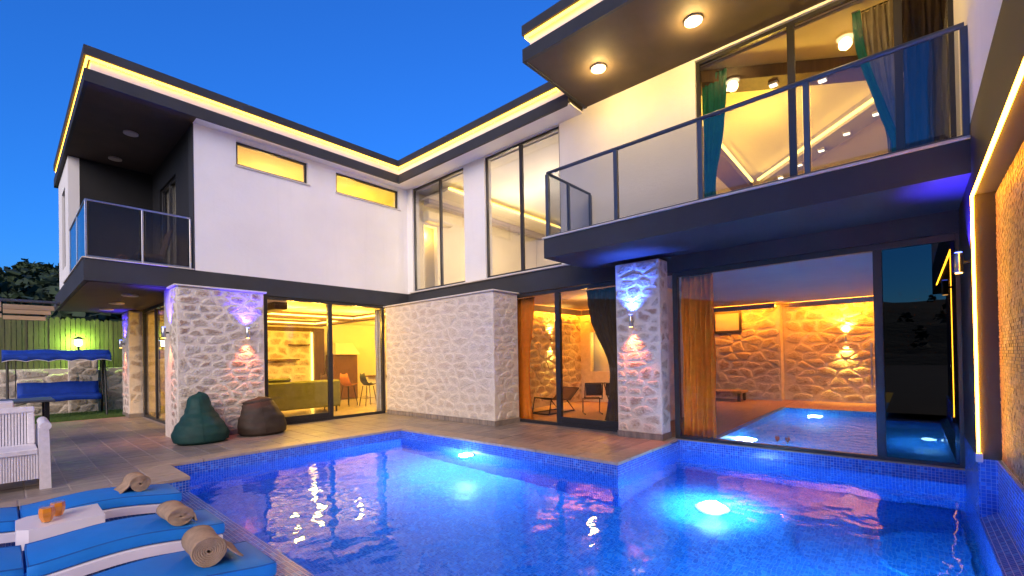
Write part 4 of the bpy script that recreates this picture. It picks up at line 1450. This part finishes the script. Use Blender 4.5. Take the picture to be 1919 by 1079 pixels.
# ---- white wicker armchair
ch_ = thing('wicker_armchair', 'white ribbed wicker armchair on the terrace at the left edge', 'armchair', (-.15, 8.4, 0))
X0, X1, Y0_, Y1_ = -.62, .34, 7.98, 8.85
rib = MB()
n = 40
for i in range(n):
    x = X0 + (X1 - .06 - X0) * i / n
    rib.box(x, x + (X1 - X0) / n * .72, Y0_ + .02, Y0_ + .045, .13, .45, .004)
MB().box(X0, X1 - .06, Y0_ + .03, Y1_ - .05, .13, .43).build('base', 'wicker', ch_)
rib.build('front_ribs', 'wicker', ch_, kind='stuff')
MB().box(X0, X1 - .065, Y0_ + .0, Y0_ + .12, .43, .50, .012).build('seat_edge', 'wicker', ch_)
MB().box(X0, X1 - .065, Y0_ + .10, Y1_ - .1, .432, .485, .01).build('seat', 'wicker', ch_)
T = Matrix.Translation((0, Y1_ - .22, .44)) @ Matrix.Rotation(R_(-10), 4, 'X')
bk = MB()
for (a, b, c, d) in ((X0, X1 - .07, .46, .54), (X0, X1 - .07, .0, .05)):
    bk.box(a, b, -.03, .04, c, d, .01, T)
bk.box(X1 - .14, X1 - .071, -.03, .04, .051, .459, .01, T)
bk.build('back_frame', 'wicker', ch_)
bkp = MB()
for i in range(30):
    x = X0 + (X1 - .14 - X0) * i / 30
    bkp.box(x, x + .02, -.012, .02, .05, .46, 0, T)
MB().box(X0, X1 - .142, .021, .032, .051, .459, 0, T).build('back_panel', 'wicker', ch_)
bkp.build('back_ribs', 'wicker', ch_, kind='stuff')
arm = MB()
arm.tube([(X1, Y0_ - .03, .765), (X1, Y0_ + .3, .765), (X1, Y1_ - .1, .775)], .052, 14)
arm.build('armrest', 'wicker', ch_, True)
lg_ = MB()
lg_.add([(X1 - .055, Y0_ - .02, 0), (X1 + .045, Y0_ - .02, 0), (X1 + .045, Y0_ + .07, 0), (X1 - .055, Y0_ + .07, 0),
         (X1 - .065, Y0_ - .02, .74), (X1 + .03, Y0_ - .02, .74), (X1 + .03, Y0_ + .07, .74), (X1 - .065, Y0_ + .07, .74)],
        [(0, 3, 2, 1), (4, 5, 6, 7), (0, 1, 5, 4), (1, 2, 6, 5), (2, 3, 7, 6), (3, 0, 4, 7)])
lg_.build('front_leg', 'wicker', ch_)
MB().box(X1 - .055, X1 + .04, Y1_ - .14, Y1_ - .05, 0, .74, .01).build('rear_leg', 'wicker', ch_)
MB().box(X1 - .045, X1 + .02, Y0_ + .071, Y1_ - .141, .13, .735, .006).build('side_panel', 'wicker', ch_)
cb = thing('white_crate', 'plain white box resting on the far side of the wicker armchair', 'box', (-.25, 9.4, 0))
MB().box(-.75, .09, 9.15, 9.65, 0.0, 1.02, .01).build('box_body', 'plastic', cb)
gt = thing('patio_table', 'dark topped patio table behind the wicker armchair', 'table', (-.5, 12.2, 0))
MB().box(-1.6, .62, 11.6, 12.7, .86, .90, .008).build('table_top', 'rail', gt)
for x in (-1.5, .52):
    for y in (11.7, 12.6):
        MB().box(x - .03, x + .03, y - .03, y + .03, 0, .859).build('leg', 'black', gt)

# ---- garden: lawn, stone wall, fence, lamp, swing, pergola
struct(MB().box(-6, 8, 16.95, 20.05, -.3, -.012).build('lawn', 'lawn'))
MB_k = MB().box(-6, 2.4, 16.90, 16.99, -.2, .012, .006).build('lawn_kerb', 'coping')
struct(MB_k)
rnd = random.Random(9)
gv, gf = [], []
for i in range(26000):
    x, y = rnd.uniform(.8, 2.6) if i % 3 else rnd.uniform(-1.5, 2.6), 17.0 + 2.9 * rnd.random() ** 1.4
    a, h = rnd.uniform(0, 6.28), rnd.uniform(.03, .075)
    dx, dy = .006 * math.cos(a), .006 * math.sin(a)
    lx, ly = rnd.uniform(-.03, .03), rnd.uniform(-.03, .03)
    k = len(gv)
    gv += [(x - dx, y - dy, -.012), (x + dx, y + dy, -.012), (x + lx, y + ly, h - .012)]
    gf.append((k, k + 1, k + 2))
gr = MB().add(gv, gf).build('grass', 'grass')
gr['kind'] = 'stuff'
tag(gr, 'short green grass beyond the terrace tiles', 'grass')
gwall = thing('garden_wall', 'low rubble stone retaining wall below the board fence', 'wall', (0, 20.1, 0))
gwb = MB().box(-7, 5.0, 20.1, 20.45, -.1, 1.42, .01).build('wall_body', 'mortar', gwall)
stones(gwb, (-1.2, 20.1, .02), (1, 0, 0), (0, -1, 0), 5.2, 1.38, .34, 61, depth=.05)
post = thing('stone_gatepost', 'stone lamp post block rising from the garden wall behind the swing', 'post', (1.7, 20.0, 0))
pb_ = MB().box(1.36, 2.05, 19.85, 20.08, 0, 1.93, .01).build('shaft', 'mortar', post)
stones(pb_, (1.36, 19.85, .02), (1, 0, 0), (0, -1, 0), .69, 1.88, .3, 63, depth=.04)
MB().box(1.31, 2.10, 19.79, 20.09, 1.931, 1.99, .008).build('cap', 'sill', post)
fence = thing('board_fence', 'tall wooden board fence washed green by the garden lamp', 'fence', (0, 20.4, 1.42))
x = -3.0
while x < 4.4:
    wd = .105 + rnd.uniform(-.012, .012)
    h = 3.04 + rnd.uniform(-.04, .05)
    yo = rnd.uniform(-.012, .012) + 20.40
    pl = MB()
    pl.add([(x, yo, 1.421), (x + wd, yo, 1.421), (x + wd, yo + .03, 1.421), (x, yo + .03, 1.421),
            (x, yo, h - .04), (x + wd, yo, h - .04), (x + wd, yo + .03, h - .04), (x, yo + .03, h - .04), (x + wd / 2, yo, h), (x + wd / 2, yo + .03, h)],
           [(0, 3, 2, 1), (0, 1, 5, 8, 4), (2, 3, 7, 9, 6), (1, 2, 6, 9, 8, 5), (3, 0, 4, 8, 9, 7)])
    pl.build('board', 'fence', fence)
    x += wd + .012
MB().box(-3, 4.4, 20.44, 20.48, 1.6, 1.7).build('fence_rail', 'fence', fence)
MB().box(-3, 4.4, 20.44, 20.48, 2.7, 2.8).build('fence_rail', 'fence', fence)
gl_ = thing('garden_lamp', 'small lantern with a bright greenish glow on the stone post', 'lamp', (1.60, 19.95, 1.99))
MB().lathe([(.07, 0), (.07, .02), (.03, .03), (.03, .12), (.06, .14)], 14, (1.60, 19.95, 1.992)).build('base', 'black', gl_, True)
MB().lathe([(.055, .145), (.085, .19), (.09, .26), (.07, .33), (.03, .345)], 16, (1.60, 19.95, 1.992)).build('globe', 'green_lens', gl_, True)
MB().lathe([(.17, .35), (.16, .365), (.05, .42), (.01, .44)], 18, (1.60, 19.95, 1.992)).build('shade', 'black', gl_, True)
light('POINT', (1.60, 20.15, 2.26), (.50, 1.0, .12), 34, gl_, .06)

# garden swing
sw_ = thing('garden_swing', 'blue garden swing seat with scalloped canopy in front of the stone wall', 'swing', (1.05, 18.6, 0))
def scallop_sheet(x0, x1, y, ztop, zbot, waves, amp):
    rows = [[], []]
    N = 48
    for i in range(N + 1):
        u = i / N
        x = x0 + (x1 - x0) * u
        rows[0].append((x, y, zbot + amp * abs(math.sin(math.pi * waves * u))))
        rows[1].append((x, y + .01, ztop))
    return rows
cnp = MB()
rows = []
for j in range(7):
    v = j / 6
    rows.append([(-.03 + 2.18 * i / 16, 17.95 + 1.25 * v, 1.80 + .17 * math.sin(math.pi * v * .9 + .2) - .015 * math.sin(math.pi * i / 4)) for i in range(17)])
cnp.sheet(rows)
o = cnp.build('canopy', 'swing_blue', sw_, True)
o.modifiers.new('t', 'SOLIDIFY').thickness = .008
vl = MB().sheet(scallop_sheet(-.03, 2.15, 17.94, 1.835, 1.63, 5, .05))
o = vl.build('valance', 'swing_blue', sw_, True)
o.modifiers.new('t', 'SOLIDIFY').thickness = .006
ed = MB().tube([Vector((p[0], p[1] - .006, p[2])) for p in scallop_sheet(-.03, 2.15, 17.94, 1.835, 1.63, 5, .05)[0]], .009, 6)
ed.build('white_piping', 'trim', sw_, True)
for x in (.07, 2.05):
    MB().tube([(x, 18.05, 0), (x, 18.5, 1.85)], .028, 8).build('post', 'black', sw_)
    MB().tube([(x, 19.15, 0), (x, 18.7, 1.85)], .028, 8).build('post', 'black', sw_)
MB().box(.05, 2.07, 18.56, 18.62, 1.80, 1.86).build('top_bar', 'black', sw_)
st = MB()
rows = []
for (yy, zz) in ((18.92, 1.02), (18.86, .80), (18.80, .66), (18.55, .60), (18.30, .62), (18.22, .60), (18.21, .50)):
    rows.append([(.25 + 1.70 * i / 14, yy, zz + .012 * math.sin(i * .9 + yy)) for i in range(15)])
st.sheet(rows)
o = st.build('seat', 'swing_blue', sw_, True)
o.modifiers.new('t', 'SOLIDIFY').thickness = .05
ed = MB().tube([Vector((.25 + 1.70 * i / 40, 18.195, .50 + .03 * abs(math.sin(math.pi * i / 10)))) for i in range(41)], .010, 6)
ed.build('white_piping', 'trim', sw_, True)
for x in (.22, 1.98):
    MB().tube([(x, 18.58, 1.82), (x, 18.25, .62)], .01, 6).build('hanger', 'black', sw_)
    MB().tube([(x, 18.60, 1.82), (x, 18.9, .80)], .01, 6).build('hanger', 'black', sw_)

# pergola roof at the left edge
pg = thing('pergola', 'slatted timber pergola roof at the left edge below the hillside', 'pergola', (-1.0, 14.6, 0))
MB().box(-4.2, .80, 13.30, 13.38, 2.80, 2.85, .006).build('front_beam', 'rail', pg)
MB().box(.74, .80, 13.381, 17.2, 2.76, 2.84, .006).build('side_beam', 'rail', pg)
for y in (13.75, 14.85, 16.75):
    for (xa, xb, dz) in ((-4.2, -.02, .02), (.0, .735, -.02)):
        T = Matrix.Translation((0, y, 2.75 + dz)) @ Matrix.Rotation(R_(78), 4, 'X')
        MB().box(xa, xb, -.052, .052, -.014, .014, .003, T).build('slat', 'slat', pg)
for x, y in ((-4.1, 13.34), (-4.1, 16.5)):
    MB().box(x - .05, x + .05, y - .05, y + .05, 0, 2.799).build('post', 'rail', pg)

# ---- furniture behind the glass
ck = thing('rocking_lounger', 'black framed folding lounge chair behind the middle sliding door', 'chair', (9.75, 7.4, 0))
f_ = MB()
for s_ in (-.28, .28):
    f_.tube([(9.35, 7.3 + s_, .02), (9.45, 7.3 + s_, .42), (10.3, 7.3 + s_, .32), (10.75, 7.3 + s_, .62)], .018, 8)
    f_.tube([(9.3, 7.3 + s_, .02), (10.5, 7.3 + s_, .02), (10.15, 7.3 + s_, .33)], .018, 8)
f_.tube([(9.45, 7.02, .42), (9.45, 7.58, .42)], .018, 8).tube([(10.75, 7.02, .62), (10.75, 7.58, .62)], .018, 8).tube([(9.3, 7.02, .02), (9.3, 7.58, .02)], .018, 8)
f_.build('frame', 'black', ck, True)
o = MB().sheet([[(9.45, 7.02 + .56 * k / 4, .42) for k in range(5)], [(9.9, 7.02 + .56 * k / 4, .33) for k in range(5)], [(10.3, 7.02 + .56 * k / 4, .33) for k in range(5)], [(10.75, 7.02 + .56 * k / 4, .62) for k in range(5)]]).build('sling', 'cur_brown', ck, True)
o.modifiers.new('t', 'SOLIDIFY').thickness = .01
def small_chair(x, y, rz, label):
    t = thing('metal_chair', label, 'chair', (x, y, 0), rz, 'dark tube chairs in the rest room')
    q = MB()
    for s_ in (-.22, .22):
        q.tube([(-.22, s_, .02), (.22, s_, .02), (.16, s_, .40), (-.2, s_, .40), (-.34, s_, .82)], .014, 8)
    q.tube([(-.34, -.22, .82), (-.34, .22, .82)], .014, 8)
    q.build('frame', 'black', t, True, local=True)
    MB().box(-.2, .18, -.2, .2, .40, .43, .01).build('seat', 'cur_brown', t, local=True)
    MB().box(-.31, -.27, -.2, .2, .5, .8, .01).build('backrest', 'cur_brown', t, local=True)
small_chair(10.2, 6.25, R_(40), 'dark tube chair behind the right leaf of the middle door, left one')
small_chair(10.4, 5.55, R_(-20), 'dark tube chair behind the right leaf of the middle door, right one')
def wine(x, y, z, label):
    t = thing('wine_glass', label, 'glass', (x, y, z), 0, 'wine glasses on the pool sill')
    MB().lathe([(.034, 0), (.034, .003), (.006, .008), (.004, .09), (.012, .10), (.030, .125), (.036, .155), (.030, .20), (.029, .20), (.034, .155)], 18, (x, y, z)).build('goblet', 'clear', t, True)
    MB().lathe([(.008, .104), (.027, .127), (.033, .155), (.031, .175)], 18, (x, y, z)).build('wine', 'wine', t, True)
wine(8.10, 1.60, .002, 'left one of two wine glasses on the sill before the indoor pool')
wine(8.10, 1.46, .002, 'right one of two wine glasses on the sill before the indoor pool')
bn = thing('timber_lounger', 'low timber lounger at the far wall of the indoor pool hall', 'lounger', (15.6, 4.6, 0))
MB().box(15.2, 16.0, 3.95, 5.1, .26, .33, .01).build('bed', 'floor', bn)
for x in (15.3, 15.9):
    for y in (4.05, 5.0):
        MB().box(x - .04, x + .04, y - .04, y + .04, 0, .259).build('leg', 'wood', bn)

bc = thing('balcony_chair', 'dark rattan chair behind the glass of the left balcony', 'chair', (2.1, 12.4, 3.45))
MB().box(1.88, 2.36, 12.15, 12.65, 3.80, 3.88, .02).build('seat', 'wood', bc)
T = Matrix.Translation((2.34, 12.4, 3.85)) @ Matrix.Rotation(R_(14), 4, 'Y')
MB().box(-.03, .03, -.25, .25, .0, .62, .02, T).build('backrest', 'wood', bc)
for x in (1.91, 2.33):
    for y in (12.18, 12.62):
        MB().box(x - .02, x + .02, y - .02, y + .02, 3.451, 3.80).build('leg', 'black', bc)
pp = thing('potted_plant', 'small orange flowering plant behind the left balcony glass', 'plant', (1.66, 12.3, 3.45))
MB().lathe([(.07, 0), (.10, .16), (.09, .16), (.085, .14)], 14, (1.66, 12.3, 3.451)).build('pot', 'wood', pp, True)
lf = MB()
rr = random.Random(2)
for k in range(70):
    a, b = rr.uniform(0, 6.28), rr.uniform(.1, 1.4)
    c = Vector((1.66 + .11 * math.cos(a) * math.cos(b), 12.3 + .11 * math.sin(a) * math.cos(b), 3.66 + .14 * math.sin(b)))
    u_ = Vector((rr.uniform(-1, 1), rr.uniform(-1, 1), rr.uniform(-1, 1))).normalized() * .03
    v_ = Vector((rr.uniform(-1, 1), rr.uniform(-1, 1), rr.uniform(-1, 1))).normalized() * .025
    lf.add([c - u_, c + v_, c + u_, c - v_], [(0, 1, 2, 3)])
lf.build('foliage', 'orange_seat', pp)

# ---- hills around, with trees on the ridge
def hill_h(x, y):
    r = math.hypot(x, y)
    a = math.atan2(y, x)
    base = max(0, (r - 45)) * (.16 + .035 * math.sin(2 * a - 1.6) + .02 * math.sin(5 * a + 1))
    base = min(base, 30 + 8 * math.sin(3 * a))
    return base + (1.2 * math.sin(x * .11) * math.cos(y * .13) + .7 * math.sin(x * .31 + y * .2)) * min(1, max(0, (r - 40) / 30)) - .5
hv, hf = [], []
NA, NR = 150, 26
for i in range(NR):
    r = 40 * (1.085 ** i)
    for j in range(NA):
        a = 2 * math.pi * j / NA
        x, y = r * math.cos(a), r * math.sin(a)
        hv.append((x, y, hill_h(x, y)))
for i in range(NR - 1):
    for j in range(NA):
        hf.append((i * NA + j, i * NA + (j + 1) % NA, (i + 1) * NA + (j + 1) % NA, (i + 1) * NA + j))
struct(MB().add(hv, hf).build('hills', 'hill', smooth=True))
rnd = random.Random(4)
wv = MB()
for k in range(1150):
    a = R_(rnd.uniform(80, 98)) if k < 900 else R_(rnd.uniform(0, 360))
    r = rnd.uniform(60, 230)
    x, y = r * math.cos(a), r * math.sin(a)
    z = hill_h(x, y)
    s = rnd.uniform(1.8, 4.2)
    for q in range(26):
        u = rnd.random()
        rad = s * .5 * (1 - u * .75) * rnd.uniform(.3, 1)
        b = rnd.uniform(0, 6.28)
        c = Vector((x + rad * math.cos(b), y + rad * math.sin(b), z + s * (.15 + .95 * u)))
        e = s * rnd.uniform(.11, .26)
        d1 = Vector((rnd.uniform(-1, 1), rnd.uniform(-1, 1), rnd.uniform(-.6, .6))).normalized() * e
        d2 = Vector((rnd.uniform(-1, 1), rnd.uniform(-1, 1), rnd.uniform(-.6, .6))).normalized() * e
        wv.add([c - d1, c + d2, c + d1, c - d2], [(0, 1, 2, 3)])
wo = wv.build('hillside_wood', 'leaf')
wo['kind'] = 'stuff'
tag(wo, 'dark wooded hillside behind the pergola and the villa', 'wood')
